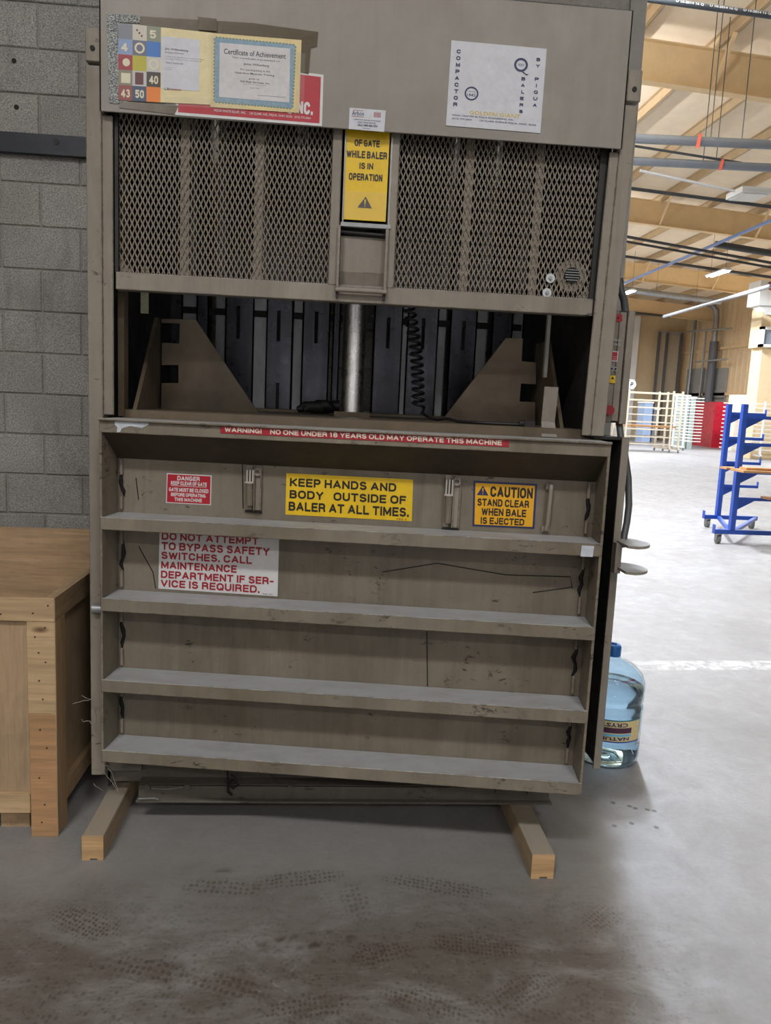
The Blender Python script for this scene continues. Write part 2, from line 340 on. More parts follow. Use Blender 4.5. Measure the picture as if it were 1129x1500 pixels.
WX = wood('pine_x', srgb(190, 162, 126), 'x'); WY = wood('pine_y', srgb(178, 150, 116), 'y', dark=.4); WZ = wood('pine_z', srgb(184, 154, 118), 'z')
PLY = wood('plywood', srgb(178, 152, 120), 'z', .12, knots=False, dark=.3); PLYX = wood('plywood_back', srgb(192, 162, 128), 'x', .25, dark=.2)
WBLK = wood('dusty_timber', srgb(178, 156, 126), 'y', .18, dark=.3, dust=.9)
WEND = wood('timber_end', srgb(196, 160, 116), 'x', .25, knots=False)
BOARD = wood('board', srgb(186, 140, 92), 'x', .2)

def block_mat():
    mt, nt, bs = new('concrete_block'); oi = nt.nodes.new('ShaderNodeObjectInfo'); v = coords(nt)
    n1 = noise(nt, v, 150, 3, .7); n2 = noise(nt, v, 2.2, 5, .6, .5); n3 = noise(nt, coords(nt, (1, 1, .3)), 5, 4, .6, .5)
    c = mixc(nt, ramp(nt, n1, .35, .65), srgb(124, 124, 122), srgb(200, 199, 196))
    c = mixc(nt, ramp(nt, n2, .35, .75, 0, .45), c, srgb(112, 106, 98))
    c = mixc(nt, ramp(nt, n3, .55, .75, 0, .55), c, srgb(90, 84, 78))
    c = mixc(nt, ramp(nt, oi.outputs['Random'], 0, 1, 0, .28), c, srgb(98, 98, 98))
    nt.links.new(c, bs.inputs['Base Color']); bs.inputs['Roughness'].default_value = .9; bump(nt, bs, n1, .5, .004); return mt
BLOCK = block_mat()
MORTAR = worn('mortar', srgb(150, 148, 142), .9, 0, .2, 20)

def floor_mat():
    mt, nt, bs = new('concrete_floor'); v = coords(nt)
    n1 = noise(nt, v, 1.1, 6, .6, .4); n2 = noise(nt, v, 7, 8, .7, .5); n3 = noise(nt, v, 60, 3, .6)
    sp = nt.nodes.new('ShaderNodeSeparateXYZ'); nt.links.new(v, sp.inputs[0])
    base = mixc(nt, ramp(nt, n1, .3, .7), srgb(132, 131, 130), srgb(152, 151, 152))
    base = mixc(nt, ramp(nt, n2, .35, .7, 0, .35), base, srgb(122, 117, 110))
    base = mixc(nt, ramp(nt, n3, .4, .7, 0, .15), base, srgb(100, 96, 92))
    # scuffed and trodden patch in the dust nearer the viewer
    n4 = noise(nt, coords(nt, (1, 1.8, 1), (2, 5, 0)), 3.2, 8, .68, 1.0)
    zone = math_(nt, 'MULTIPLY', ramp(nt, math_(nt, 'MULTIPLY_ADD', n1, .5, sp.outputs[1]), 2.05, 2.45, 1, 0), ramp(nt, sp.outputs[0], .75, 1.1, 1, .1))
    base = mixc(nt, math_(nt, 'MULTIPLY', zone, ramp(nt, n4, .36, .56, .1, .85)), base, srgb(98, 91, 83))
    n6 = noise(nt, coords(nt, (1, 2.4, 1), (7, 1, 0), (0, 0, .4)), 9, 8, .75, 1.6)
    vt_ = N(nt, 'ShaderNodeTexVoronoi', Scale=78, Randomness=.5); nt.links.new(coords(nt, (1, .7, 1), (0, 0, 0), (0, 0, .5)), vt_.inputs['Vector'])
    tread = ramp(nt, vt_.outputs['Distance'], .25, .5, 1, .3)
    base = mixc(nt, math_(nt, 'MULTIPLY', math_(nt, 'MULTIPLY', zone, tread), ramp(nt, n6, .47, .56, 0, .6)), base, srgb(70, 62, 54))
    n10 = noise(nt, coords(nt, (1, 1.5, 1), (3, 9, 0), (0, 0, -.5)), 14, 8, .75, 2.0)
    base = mixc(nt, math_(nt, 'MULTIPLY', zone, ramp(nt, n10, .58, .66, 0, .5)), base, srgb(150, 146, 140))
    # prints: (px, py, length, width, angle, darkness, pattern scale)
    prints = [(440, 1287, .30, .085, 8, .6, 70), (330, 1300, .26, .09, -4, .55, 60), (640, 1298, .34, .085, -14, .6, 75), (520, 1320, .09, .2, 10, .4, 60),
              (125, 1352, .24, .11, -24, .75, 85), (700, 1385, .26, .09, -8, .8, 90), (560, 1395, .2, .08, 12, .7, 80), (330, 1442, .24, .08, -14, .6, 60),
              (450, 1378, .3, .07, 10, .8, 20), (880, 1345, .16, .10, 30, .5, 80), (455, 1475, .24, .08, 8, .6, 80), (760, 1455, .28, .10, 25, .5, 80), (210, 1420, .3, .08, -12, .6, 60), (620, 1470, .24, .08, -20, .6, 85), (350, 1272, .22, .03, 10, .5, 10)]
    for px, py, L, W, a, dk, sc in prints:
        c = PZ(px, py, 0)
        mp = N(nt, 'ShaderNodeMapping', _vector_type='TEXTURE'); nt.links.new(v, mp.inputs[0])
        mp.inputs[1].default_value = (c.x, c.y, 0); mp.inputs[2].default_value = (0, 0, radians(a)); mp.inputs[3].default_value = (L/2, W/2, 1)
        ln = nt.nodes.new('ShaderNodeVectorMath'); ln.operation = 'LENGTH'; nt.links.new(mp.outputs[0], ln.inputs[0])
        msk = ramp(nt, math_(nt, 'ADD', ln.outputs['Value'], math_(nt, 'MULTIPLY', n2, .5)), .95, 1.35, dk*1.1, 0)
        vo = N(nt, 'ShaderNodeTexVoronoi', Scale=sc, Randomness=.35); nt.links.new(coords(nt, (1, .75, 1), (0, 0, 0), (0, 0, radians(-a))), vo.inputs['Vector'])
        pat = ramp(nt, vo.outputs['Distance'], .28, .42, 1, .15)
        base = mixc(nt, math_(nt, 'MULTIPLY', msk, pat), base, srgb(78, 68, 58))
    # cracks and pits
    for px, py in ((898, 1176), (922, 1181), (900, 1210), (925, 1206), (948, 1186), (961, 1212), (930, 1184), (958, 1188)):
        c = PZ(px, py, 0); d = nt.nodes.new('ShaderNodeVectorMath'); d.operation = 'DISTANCE'; nt.links.new(v, d.inputs[0]); d.inputs[1].default_value = (c.x, c.y, 0)
        base = mixc(nt, ramp(nt, math_(nt, 'ADD', d.outputs['Value'], math_(nt, 'MULTIPLY', n3, .012)), .013, .017, .85, 0), base, srgb(70, 66, 62))
    # worn pale traffic line far off, brown scuff beside it
    lm = math_(nt, 'MULTIPLY', ramp(nt, math_(nt, 'ABSOLUTE', math_(nt, 'SUBTRACT', math_(nt, 'MULTIPLY_ADD', sp.outputs[0], -.06, sp.outputs[1]), 4.02)), .06, .09, 1, 0), ramp(nt, sp.outputs[0], 1.7, 2.0, 0, 1))
    base = mixc(nt, math_(nt, 'MULTIPLY', lm, ramp(nt, noise(nt, coords(nt, (1, 1, 1), (5, 2, 0)), 13, 6, .75, 1.0), .44, .56, .05, .8)), base, srgb(198, 197, 194))
    nt.links.new(base, bs.inputs['Base Color']); nt.links.new(ramp(nt, n2, .3, .7, .42, .7), bs.inputs['Roughness'])
    bump(nt, bs, n2, .12, .01); return mt
FLOOR = floor_mat()
TAN = worn('tan_wall', srgb(222, 198, 158), .8, 0, .08, .5, 0, stretch=(1, 1, .2))
TANB = worn('tan_steel', srgb(228, 200, 154), .6, 0, .06, .8, 0)
DECK = worn('roof_insulation', srgb(236, 220, 194), .8, 0, .07, .6, 0, stretch=(1, .15, 1))
PURL = worn('purlin_tan', srgb(190, 166, 130), .6, 0, .08, 1, 0)

# ------------------------------------------------------------------ the setting
mb = MB(); mb.add([(-12, -8, 0), (21.2, -8, 0), (21.2, 46, 0), (-12, 46, 0), (-12, -8, -.2), (21.2, -8, -.2), (21.2, 46, -.2), (-12, 46, -.2)],
                  [(0, 1, 2, 3), (7, 6, 5, 4), (0, 4, 5, 1), (1, 5, 6, 2), (2, 6, 7, 3), (3, 7, 4, 0)])
tag(mb.build('floor', FLOOR), 'grey concrete floor with dust and shoe prints', kind='structure')
def roofz(x): return 8.72-.06*x
mb = MB(); mb.hexa([(-12, -8, roofz(-12)), (21.2, -8, roofz(21.2)), (21.2, 46, roofz(21.2)), (-12, 46, roofz(-12)), (-12, -8, roofz(-12)+.2), (21.2, -8, roofz(21.2)+.2), (21.2, 46, roofz(21.2)+.2), (-12, 46, roofz(-12)+.2)])
ceiling = tag(mb.build('ceiling', DECK), 'pale insulated metal roof seen from below', kind='structure')
def roofstuff(name, mb_, mat, lab=None):
    o = mb_.build(name, mat, ceiling); 
    return o
for yb in (5.6, 14.8, 24.2, 33.0, 41.5):                 # tapered roof beams: web and two flanges
    m_ = MB()
    for (z0, z1, wd) in ((-.92, -.90, .2), (-.22, -.20, .2), (-.90, -.22, .012)):
        a, b = -11.9, 20.9
        m_.hexa([(a, yb-wd/2, roofz(a)+z0), (b, yb-wd/2, roofz(b)+z0), (b, yb+wd/2, roofz(b)+z0), (a, yb+wd/2, roofz(a)+z0),
                 (a, yb-wd/2, roofz(a)+z1), (b, yb-wd/2, roofz(b)+z1), (b, yb+wd/2, roofz(b)+z1), (a, yb+wd/2, roofz(a)+z1)])
    roofstuff('roof_beam', m_, TANB)
xs = [-10.2+1.55*i for i in range(20)]
for x in xs:
    z = roofz(x)
    m_ = MB(); m_.box(x-.004, x+.004, -7.9, 45, z-.2, z-.002); m_.box(x, x+.07, -7.9, 45, z-.2, z-.192); m_.box(x-.07, x, -7.9, 45, z-.012, z-.003)
    m_.box(x+.062, x+.07, -7.9, 45, z-.2, z-.175)
    roofstuff('purlin', m_, PURL)
for yb in (14.8, 24.2, 33.0):                            # flange braces from beam foot to purlin
    for x in xs[9:20:2]:
        m_ = MB(); m_.bar((x, yb-.05, roofz(x)-.9), (x, yb-.75, roofz(x)-.2), .06, .06); roofstuff('flange_brace', m_, TANB)
far = MB(); far.box(-12, 21.2, 45.0, 45.2, 0, 9.4); tag(far.build('wall_far', TAN), 'tan far wall of the building', kind='structure')
rw = MB(); rw.box(20.6, 20.8, -8, 45.0, 0, 8)
wr = tag(rw.build('wall_right', TAN), 'tan ribbed right wall of the building', kind='structure')
m_ = MB()
for i in range(40): m_.box(20.57, 20.6, 25+i*.5, 25.06+i*.5, 0, 7.4)
tag(m_.build('wall_rib', TAN, wr), kind='stuff')
m_ = MB()
for z in (2.6, 5.0): m_.box(20.5, 20.6, 25, 45, z, z+.15)
tag(m_.build('wall_girt', TANB, wr), kind='stuff')
tag(MB().box(-12.2, -12, -8, 46, 0, 9.6).build('wall_left', TAN), 'tan left wall', kind='structure')
tag(MB().box(-12, 21.2, -8.2, -8, 0, 9.4).build('wall_near', worn('white_wall', srgb(214, 214, 214), .8, 0, .04, 1)), 'wall behind the viewer', kind='structure')
# block partition wall
WY0 = 3.80; WXE = 1.41
core = MB().box(-12, WXE-.02, WY0+.008, WY0+.2, 0, 7.9)
wall = tag(core.build('wall_back', MORTAR), 'grey concrete block wall behind the baler', kind='structure')
zs = [PY(60, y, WY0).z for y in (4.5, 70.7, 137, 267.6, 332, 396.4, 457.6, 517.8, 576.8, 636.7, 696, 753)]
PITCHZ = (zs[0]-zs[-1])/12.0; ZT = zs[0]
XJ = PY(55, 40, WY0).x; BW = PY(116, 105, WY0).x-XJ      # half-bond offset
BW = 2*BW
bme = MB()
def blockmesh(wd, ht, name):
    g = .004; b = .004; y0 = 0; 
    x0, x1, z0, z1 = -wd/2+g, wd/2-g, -ht/2+g, ht/2-g
    me = bpy.data.meshes.new(name)
    vs = [(x0, .02, z0), (x1, .02, z0), (x1, .02, z1), (x0, .02, z1), (x0, b, z0), (x1, b, z0), (x1, b, z1), (x0, b, z1), (x0+b, 0, z0+b), (x1-b, 0, z0+b), (x1-b, 0, z1-b), (x0+b, 0, z1-b)]
    fs = [(8, 9, 10, 11)] + [(i, (i+1) % 4, (i+1) % 4+4, i+4) for i in range(4)] + [(i+4, (i+1) % 4+4, (i+1) % 4+8, i+8) for i in range(4)]
    me.from_pydata(vs, [], fs); me.materials.append(BLOCK); return me
full = blockmesh(BW, PITCHZ, 'concrete_block')
nrow = int(ZT/PITCHZ)+1
off0 = root_loc(wall)
cut = {}
for r in range(-1, nrow):
    zc = ZT - (r+.5)*PITCHZ
    if zc < .05: continue
    for k in range(-6, 9):
        x0 = XJ + BW*k + (BW/2 if r % 2 else 0)
        # visible only left of the baler, through its back slots and beside the hood
        x1 = x0+BW
        if x0 > WXE-.11 or x1 < -2.3: continue
        me = full; xc = x0+BW/2
        if x1 > WXE-.075:
            wd = round(WXE-.075-x0, 3)
            if wd < .03: continue
            if wd not in cut: cut[wd] = blockmesh(wd, PITCHZ, 'concrete_block')
            me = cut[wd]; xc = x0+wd/2
        o = bpy.data.objects.new('concrete_block', me); COL.objects.link(o); o.parent = wall
        o.location = Vector((xc, WY0+random.uniform(-.0015, .0015), zc))-off0
tag(MB().box(WXE-.075, WXE, WY0-.006, WY0+.21, 0, 7.9).box(WXE-.08, WXE-.068, WY0-.012, WY0, 0, 7.9).build('trim_1', worn('jamb_steel', srgb(150, 148, 144), .55, .2, .15, 3, .4)), 'grey steel edge of the block wall opening', kind='structure')
m_ = MB()
for px, py in ((20.5, 89), (24, 157)):
    c = PY(px, py, WY0-.002); m_.cyl(c+Vector((0, -.001, 0)), c+Vector((0, .004, 0)), .011, 10)
tag(m_.build('anchor_hole', BLACK, wall))
m_ = MB()
SMUDGE = worn('smudge', srgb(96, 88, 78), .9, 0, .2, 20)
a = PY(0, 193, WY0-.03); b = PY(130, 230, WY0-.03)
rl = thing('steel_wall_rail', (-1.5, WY0-.02, a.z-.07), 'flat black steel rail bolted level across the block wall', 'rail')
za, zb = PY(60, 196, 3.77).z, PY(60, 226, 3.77).z
MB().box(-3.0, -.75, WY0-.032, WY0-.002, zb, za).build('rail_bar', worn('black_rail', srgb(46, 50, 58), .4, .2, .2, 5, stretch=(.3, 1, 3)), rl, bev=.002)
c = PY(82, 207, 3.765); MB().cyl(c, c+Vector((0, .012, 0)), .015, 6).build('bolt', DARKST, rl)

# ------------------------------------------------------------------ the baler
B = thing('baler', (.1, 2.9, 0), 'large greige vertical waste baler with raised mesh gate standing on two timbers', 'baler')
YF = 2.45
def zat(px, py, Y=YF): return PY(px, py, Y).z
def xat(px, py, Y=YF): return PY(px, py, Y).x
HB = 2.217; HT = 2.609
# body shell
sh = MB()
sh.box(-.697, -.689, 2.5, 3.58, .10, 2.60); sh.box(.848, .856, 2.5, 3.58, 1.34, 2.60)
sh.box(.955, .971, YF, 3.5, .22, 1.343); sh.box(.86, .971, YF+.012, 3.5, 1.335, 1.343)
sh.box(-.69, .856, 2.5, 3.58, 2.60, 2.606)
sh.build('side_sheet', DARKST, B)
MB().box(.951, .975, YF-.003, YF+.004, .205, 1.345).build('side_edge', PAINT, B)
hd = MB().prism([(-.69, 2.425, HB), (.862, 2.425, HB), (.862, 2.425, HT), (-.69, 2.425, HT)], (0, .006, 0))
hd.box(-.69, .862, 2.425, 2.49, HT-.004, HT); hd.box(-.69, -.684, 2.425, 2.49, HB, HT); hd.box(.856, .862, 2.425, 2.49, HB, HT)
hd.build('hood_panel', HOOD, B, bev=.0015)
for s, xo, xi, ztop in ((-1, -.734, -.66, 2.445), (1, .912, .838, 2.45)):
    a, b = min(xo, xi), max(xo, xi)
    mid = (-.69 if s < 0 else .866)
    if s < 0:
        p = MB().box(a, b, YF, YF+.008, 1.345, HB-.002); p.box(xo, mid, YF-.008, YF+.10, .17, ztop-.1)
    else:                                                # this post leans in towards its foot
        xf = lambda z: -.021*(ztop-z)/1.1
        def lean(x0, x1, y0, y1, z0, z1): return [(x0+xf(z0), y0, z0), (x1+xf(z0), y0, z0), (x1+xf(z0), y1, z0), (x0+xf(z0), y1, z0), (x0+xf(z1), y0, z1), (x1+xf(z1), y0, z1), (x1+xf(z1), y1, z1), (x0+xf(z1), y1, z1)]
        p = MB().hexa(lean(xi, mid+.02, YF, YF+.008, 1.345, HB-.002)); p.hexa(lean(mid, xo-.003, YF-.008, YF+.06, 1.345, ztop-.1))
    p.box(min(xo, mid)+.001, max(xo, mid)-.001, YF-.012, YF+.02, ztop-.09, ztop)
    p.build('side_post', PAINT, B, bev=.002)
    MB().cyl(((xo+mid)/2, YF-.016, ztop-.055), ((xo+mid)/2, YF-.01, ztop-.055), .007, 10).build('post_bolt', BLACK, B)
# sliding mesh gate
YM = YF+.03
zt1 = 1.775; zt0 = 1.723
MB().box(-.655, .822, YF+.008, YF+.05, zt0, zt1).build('gate_bottom_rail', PAINT, B, bev=.002)
sl0, sl1 = xat(484, 300), xat(498, 300); sr0, sr1 = xat(568.5, 300), xat(582, 300)
for a, b in ((sl0, sl1), (sr0, sr1)): MB().box(a, b, YF+.006, YF+.05, zt1-.003, HB+.02).build('gate_stile', PAINT, B, bev=.002)
MB().box(-.658, -.648, YF+.012, YF+.05, zt1, HB+.03).box(.812, .836, YF+.02, YF+.06, zt0, HB+.03).build('gate_side_rail', DARKST, B)
def mesh_sheet(x0, x1, z0, z1):
    p, q = .01575, .0337; m_ = MB(); n = int(round((x1-x0)/(p/2)))
    sw = .0021; th = .0016; nz = int((z1-z0)/(q/2))+1
    for k in range(n+1):
        vs = []; xb = x0+k*(x1-x0)/n
        for j in range(nz+1):
            x = xb+((-1)**(j+k))*(p/4-sw*.35); x = min(max(x, x0), x1); z = min(z0+j*q/2, z1)
            tw = .0012*((-1)**j)
            vs += [(x-sw, YM+tw, z), (x+sw, YM-tw, z), (x+sw, YM+th*2-tw, z), (x-sw, YM+th*2+tw, z)]
        fs = []
        for j in range(nz):
            for e in range(4): fs.append((4*j+e, 4*j+(e+1) % 4, 4*j+4+(e+1) % 4, 4*j+4+e))
        m_.add(vs, fs)
    return m_
mesh_sheet(-.655, sl0+.004, zt1-.004, HB+.03).build('expanded_metal_sheet', MESHM, B)
mesh_sheet(sr1-.004, .82, zt1-.004, HB+.03).build('expanded_metal_sheet', MESHM, B)
for px in (270, 379, 685, 788):
    x = xat(px, 300, YM); MB().box(x-.013, x+.013, YM+.005, YM+.010, zt1-.02, HB+.03).build('stiffener', MESHM, B)
for s in (-1, 1):
    x = -.65 if s < 0 else .815
    MB().prism([(x, YM+.006, zt1), (x-s*.045, YM+.006, zt1), (x, YM+.006, zt1+.045)], (0, .005, 0)).build('corner_gusset', MESHM, B)
# round louvred plate and washers on the mesh
c = PY(838, 403, YM-.004); m_ = MB(); n = 32
for k in range(n):
    a0, a1 = 2*pi*k/n, 2*pi*(k+1)/n
    f = lambda a, r, y: (c.x+r*cos(a), YM+y, c.z+r*sin(a))
    ro, ri = .049, .024
    m_.hexa([f(a0, ri, .006), f(a1, ri, .006), f(a1, ri, .012), f(a0, ri, .012), f(a0, ro, .006), f(a1, ro, .006), f(a1, ro, .012), f(a0, ro, .012)])
m_.build('round_plate', MESHM, B)
MB().cyl((c.x, YM-.003, c.z), (c.x, YM+.006, c.z), .0245, 28).build('vent_shade_disc', BLACK, B)  # black disc before the mesh, standing for the shade in the vent hole
for i in range(5):
    dz = -.0155+i*.0078; hw = math.sqrt(.0235**2-dz*dz); MB().box(c.x-hw, c.x+hw, YM-.006, YM-.003, c.z+dz-.0011, c.z+dz+.0011).build('louvre', GALV, B)
WASH = plain('zinc_washer', srgb(190, 194, 196), .35, .3)
for px, py in ((806, 407.5), (801, 429)):
    c = PY(px, py, YM-.006); w_ = MB().cyl(c, c+Vector((0, .004, 0)), .0145, 24).build('washer', WASH, B)
    MB().cyl(c+Vector((0, -.006, 0)), c+Vector((0, .001, 0)), .006, 6).build('bolt_head', GALV, w_)

# --- printed signs
YEL = worn('sign_yellow', srgb(236, 196, 30), .4, 0, .06, 6); YELO = worn('sign_amber', srgb(236, 176, 28), .35, 0, .05, 6)
INK = plain('sign_black', srgb(34, 30, 30), .5); WHITE = worn('sign_white', srgb(214, 214, 216), .45, 0, .05, 8); PAPER = worn('paper', srgb(206, 208, 216), .5, 0, .05, 12)
RED = worn('sign_red', srgb(176, 24, 44), .4, 0, .08, 8); REDINK = plain('red_ink', srgb(156, 30, 44), .5); CREAM = plain('cream', srgb(214, 196, 142), .5); NAVY = plain('navy', srgb(38, 46, 92), .5)
def sign(name, quad, mats, th=.0015, label=None, parent=B):
    m_ = MB(); quad.plate(m_, th); o = m_.build(name, mats, parent)
    if label: o['label'] = label
    return o
def letters(quad, rows, mat, par, name='lettering', d=.0022):
    m_ = MB(); rows = [(r[0].replace('  ', '   '),)+tuple(r[1:]) for r in rows]
    for r in rows: quad.text(m_, r[0], r[1], r[2], r[3], r[4], d, r[5] if len(r) > 5 else 0)
    return m_.build(name, mat, par)
def QY(a, b, c_, d, Y): return Quad(PY(*a, Y), PY(*b, Y), PY(*c_, Y), PY(*d, Y))
WG = .118
def QG(a, b, c_, d, w_=WG): return Quad(PG(*a, w_), PG(*b, w_), PG(*c_, w_), PG(*d, w_))

# yellow gate sign between the stiles
q = QY((505.5, 190), (571, 194), (564.5, 325), (500.7, 321), YF+.01)
s = sign('warning_sign', q, YEL, label='yellow warning sign between the mesh panels')
letters(q, [('OF GATE', .22, .78, .10, .175, .03), ('WHILE BALER', .05, .96, .225, .305, .03), ('IS IN', .35, .66, .355, .425, .03), ('OPERATION', .12, .88, .475, .555, .03)], INK, s)
m_ = MB(); q.poly(m_, [(.34, .86), (.52, .73), (.675, .86)], .0022); m_.build('warning_triangle', INK, s)
m_ = MB(); q.poly(m_, [(.49, .765), (.53, .765), (.52, .825), (.50, .825)], .003); q.disc(m_, .51, .842, .012, .003, asp=.5); m_.build('exclamation', YEL, s)
TAPE, nt, bs = new('glossy_tape'); bs.inputs['Base Color'].default_value = (.8, .8, .75, 1); bs.inputs['Roughness'].default_value = .12; bs.inputs['Alpha'].default_value = .10
n_ = noise(nt, coords(nt, (1, 1, 2)), 60, 4, .7); bump(nt, bs, n_, .9, .006); bs.inputs['Specular IOR Level'].default_value = 1.0
m_ = MB(); q.flat(m_, 0, 1, .68, .99, .0035); m_.build('clear_tape', TAPE, s)
# channel under the sign, window and bail handle
zA, zB = zat(535, 327), zat(535, 333)
x0, x1 = xat(497, 380), xat(566, 380)
MB().box(x0, x1+.008, YF, YF+.02, zB, zA).build('sign_channel', GALV, B)
MB().box(x0+.004, x0+.008, YF+.004, YF+.03, zB, HB).box(xat(571, 260), xat(571, 260)+.004, YF+.004, YF+.03, zB, HB).build('sign_track', GALV, B)
z1, z2, z3 = zat(530, 344), zat(530, 397), zat(530, 417)
MB().box(x0+.002, x1, YF+.03, YF+.034, z2, z1).hexa([(x0+.002, YF+.045, z3), (x1, YF+.045, z3), (x1, YF+.05, z3), (x0+.002, YF+.05, z3), (x0+.002, YF+.03, z2), (x1, YF+.03, z2), (x1, YF+.034, z2), (x0+.002, YF+.034, z2)]).build('gate_plate', PAINT, B)
MB().cyl((x0, YF+.02, zat(530, 339)), (x1, YF+.02, zat(530, 341)), .006, 10).build('cross_rod', DARKST, B)
hx0, hx1 = xat(494.5, 400), xat(564, 400); hz = zat(530, 427)
MB().box(hx0-.004, hx0+.004, YF-.012, YF+.004, hz, zB).box(hx1-.004, hx1+.004, YF-.012, YF+.004, hz, zB).cyl((hx0-.006, YF-.012, hz), (hx1+.006, YF-.012, hz), .0065, 12).build('gate_handle', PAINT, B)
m_ = MB()
for x in (hx0, hx1): m_.box(x-.004, x+.004, YF-.004, YF+.01, hz-.022, hz)
m_.build('handle_stop', DARKST, B)

# --- gold and white maker's sticker (the drawn figure on it is left out)
YH = 2.424
q = QY((661, 59.3), (800.4, 71.8), (791, 195.3), (652.8, 184), YH)
s = sign('maker_sticker', q, PAPER, label='white square maker sticker on the right of the hood')
m_ = MB()
for i, ch in enumerate('COMPACTOR'): q.text(m_, ch, .062, .105, .10+i*.0775, .147+i*.0775, .0022, .27)
for i, ch in enumerate('BALERS'): q.text(m_, ch, .757 if ch != 'L' else .765, .797, .355+i*.0775, .395+i*.0775, .0022, .27)
for i, ch in enumerate('BY'): q.text(m_, ch, .90, .94, .115+i*.075, .155+i*.075, .0022, .27)
for i, ch in enumerate('PIQUA'): q.text(m_, ch, .898 if ch != 'I' else .915, .94 if ch != 'I' else .925, .345+i*.077, .386+i*.077, .0022, .27)
q.text(m_, 'HAND CRAFTED By PIQUA ENGINEERING, INC.', .06, .71, .86, .885, .0022, .01)
q.text(m_, '(513) 773-2464        120 CLARK AVENUE PIQUA, OHIO  45356', .06, .95, .90, .925, .0022, .01)
q.disc(m_, .245, .60, .073, .0022, r2=.057, asp=1.12); q.text(m_, '1942', .20, .29, .60, .635, .0022, .01); q.text(m_, 'SINCE', .205, .285, .57, .582, .0022)
q.disc(m_, .742, .215, .073, .0022, r2=.050, asp=1.12); q.text(m_, 'Q', .79, .80, .20, .21, .0022)
q.poly(m_, [(.745, .265), (.80, .315), (.83, .315), (.81, .335), (.76, .30)], .0024); q.text(m_, 'XXV', .71, .775, .20, .23, .0022, .01)
m_.build('lettering', NAVY, s)
m_ = MB(); q.text(m_, 'GOLDEN GIANT', .235, .775, .80, .845, .0022, .01); m_.build('gold_lettering', plain('gold_ink', srgb(214, 186, 70), .5), s)
# small service sticker
q = QY((512, 158), (565, 162), (562.5, 193.5), (510.5, 189), YH)
s = sign('service_sticker', q, PAPER, label='small white service sticker at the hood bottom')
letters(q, [('Arbon', .07, .40, .13, .34, .05), ('COMPACTION AND RECYCLING EQUIP', .12, .88, .50, .56, .01), ('PARTS SALES SERVICE', .25, .75, .61, .67, .01), ('CALL 1-800-266-7274', .25, .80, .72, .82, .02), ('anywhere', .38, .6, .88, .94, .01)], NAVY, s)
m_ = MB(); q.flat(m_, .07, .40, .38, .40, .0022); q.flat(m_, .10, .38, .09, .11, .0022)
for i in range(5): q.flat(m_, .68+i*.04, .70+i*.04, .12, .36, .0022)
m_.build('red_bars', REDINK, s)
# red plate partly hidden by the taped papers
q = QY((262, 83), (473.8, 109.7), (471.5, 185), (256.5, 168.4), YH)
s = sign('company_plate', q, WHITE, th=.001, label='red company plate behind the taped certificates')
m_ = MB(); q.flat(m_, .018, .982, .05, .95, .0014); r_ = m_.build('red_field', RED, s)
letters(q, [('WASTE EQUIP., INC.', .30, .93, .56, .80, .05), ('PIQUA WASTE EQUIP., INC.   120 CLARK AVE., PIQUA, OHIO 45356  (513) 773-2464', .26, .92, .845, .90, .01)], WHITE, s)
# brown packing tape ghosts on the hood
BT, nt, bs = new('brown_tape'); bs.inputs['Base Color'].default_value = (*srgb(104, 92, 72), 1); bs.inputs['Roughness'].default_value = .25; bs.inputs['Alpha'].default_value = .7
bump(nt, bs, noise(nt, coords(nt), 30, 4, .6), .3, .003)
t_ = MB()
for pts, d in (([(205, 24), (370, 34), (466, 47), (464, 60), (205, 40)], .0016), ([(441, 55), (466, 48), (464, 68), (455, 70), (452, 109), (437, 106)], .0020), ([(290, 26), (318, 29), (318, 47), (291, 45)], .0062), ([(175, 148), (262, 155), (256, 168), (175, 158)], .0016)):
    t_.prism([PY(*p, YH)-Vector((0, d, 0)) for p in pts], (0, .0004, 0))
t_.build('brown_tape', BT, B)
SIL, nt, bs = new('crinkled_clear_tape'); bs.inputs['Metallic'].default_value = .1; bs.inputs['Roughness'].default_value = .2
vo = N(nt, 'ShaderNodeTexVoronoi', Scale=330); nt.links.new(coords(nt), vo.inputs['Vector']); nn = noise(nt, coords(nt), 300, 3, .7)
nt.links.new(mixc(nt, ramp(nt, nn, .4, .6), srgb(122, 130, 132), srgb(245, 250, 250)), bs.inputs['Base Color']); bump(nt, bs, vo.outputs['Distance'], 1, .006)
t_ = MB()
for pts, d in (([(156.4, 18.8), (205, 24), (206, 34), (174, 33), (174, 146), (188, 149), (170, 152), (160, 150)], .0018),):
    t_.prism([PY(*p, YH)-Vector((0, d, 0)) for p in pts], (0, .0004, 0))
t_.build('clear_tape', SIL, B)

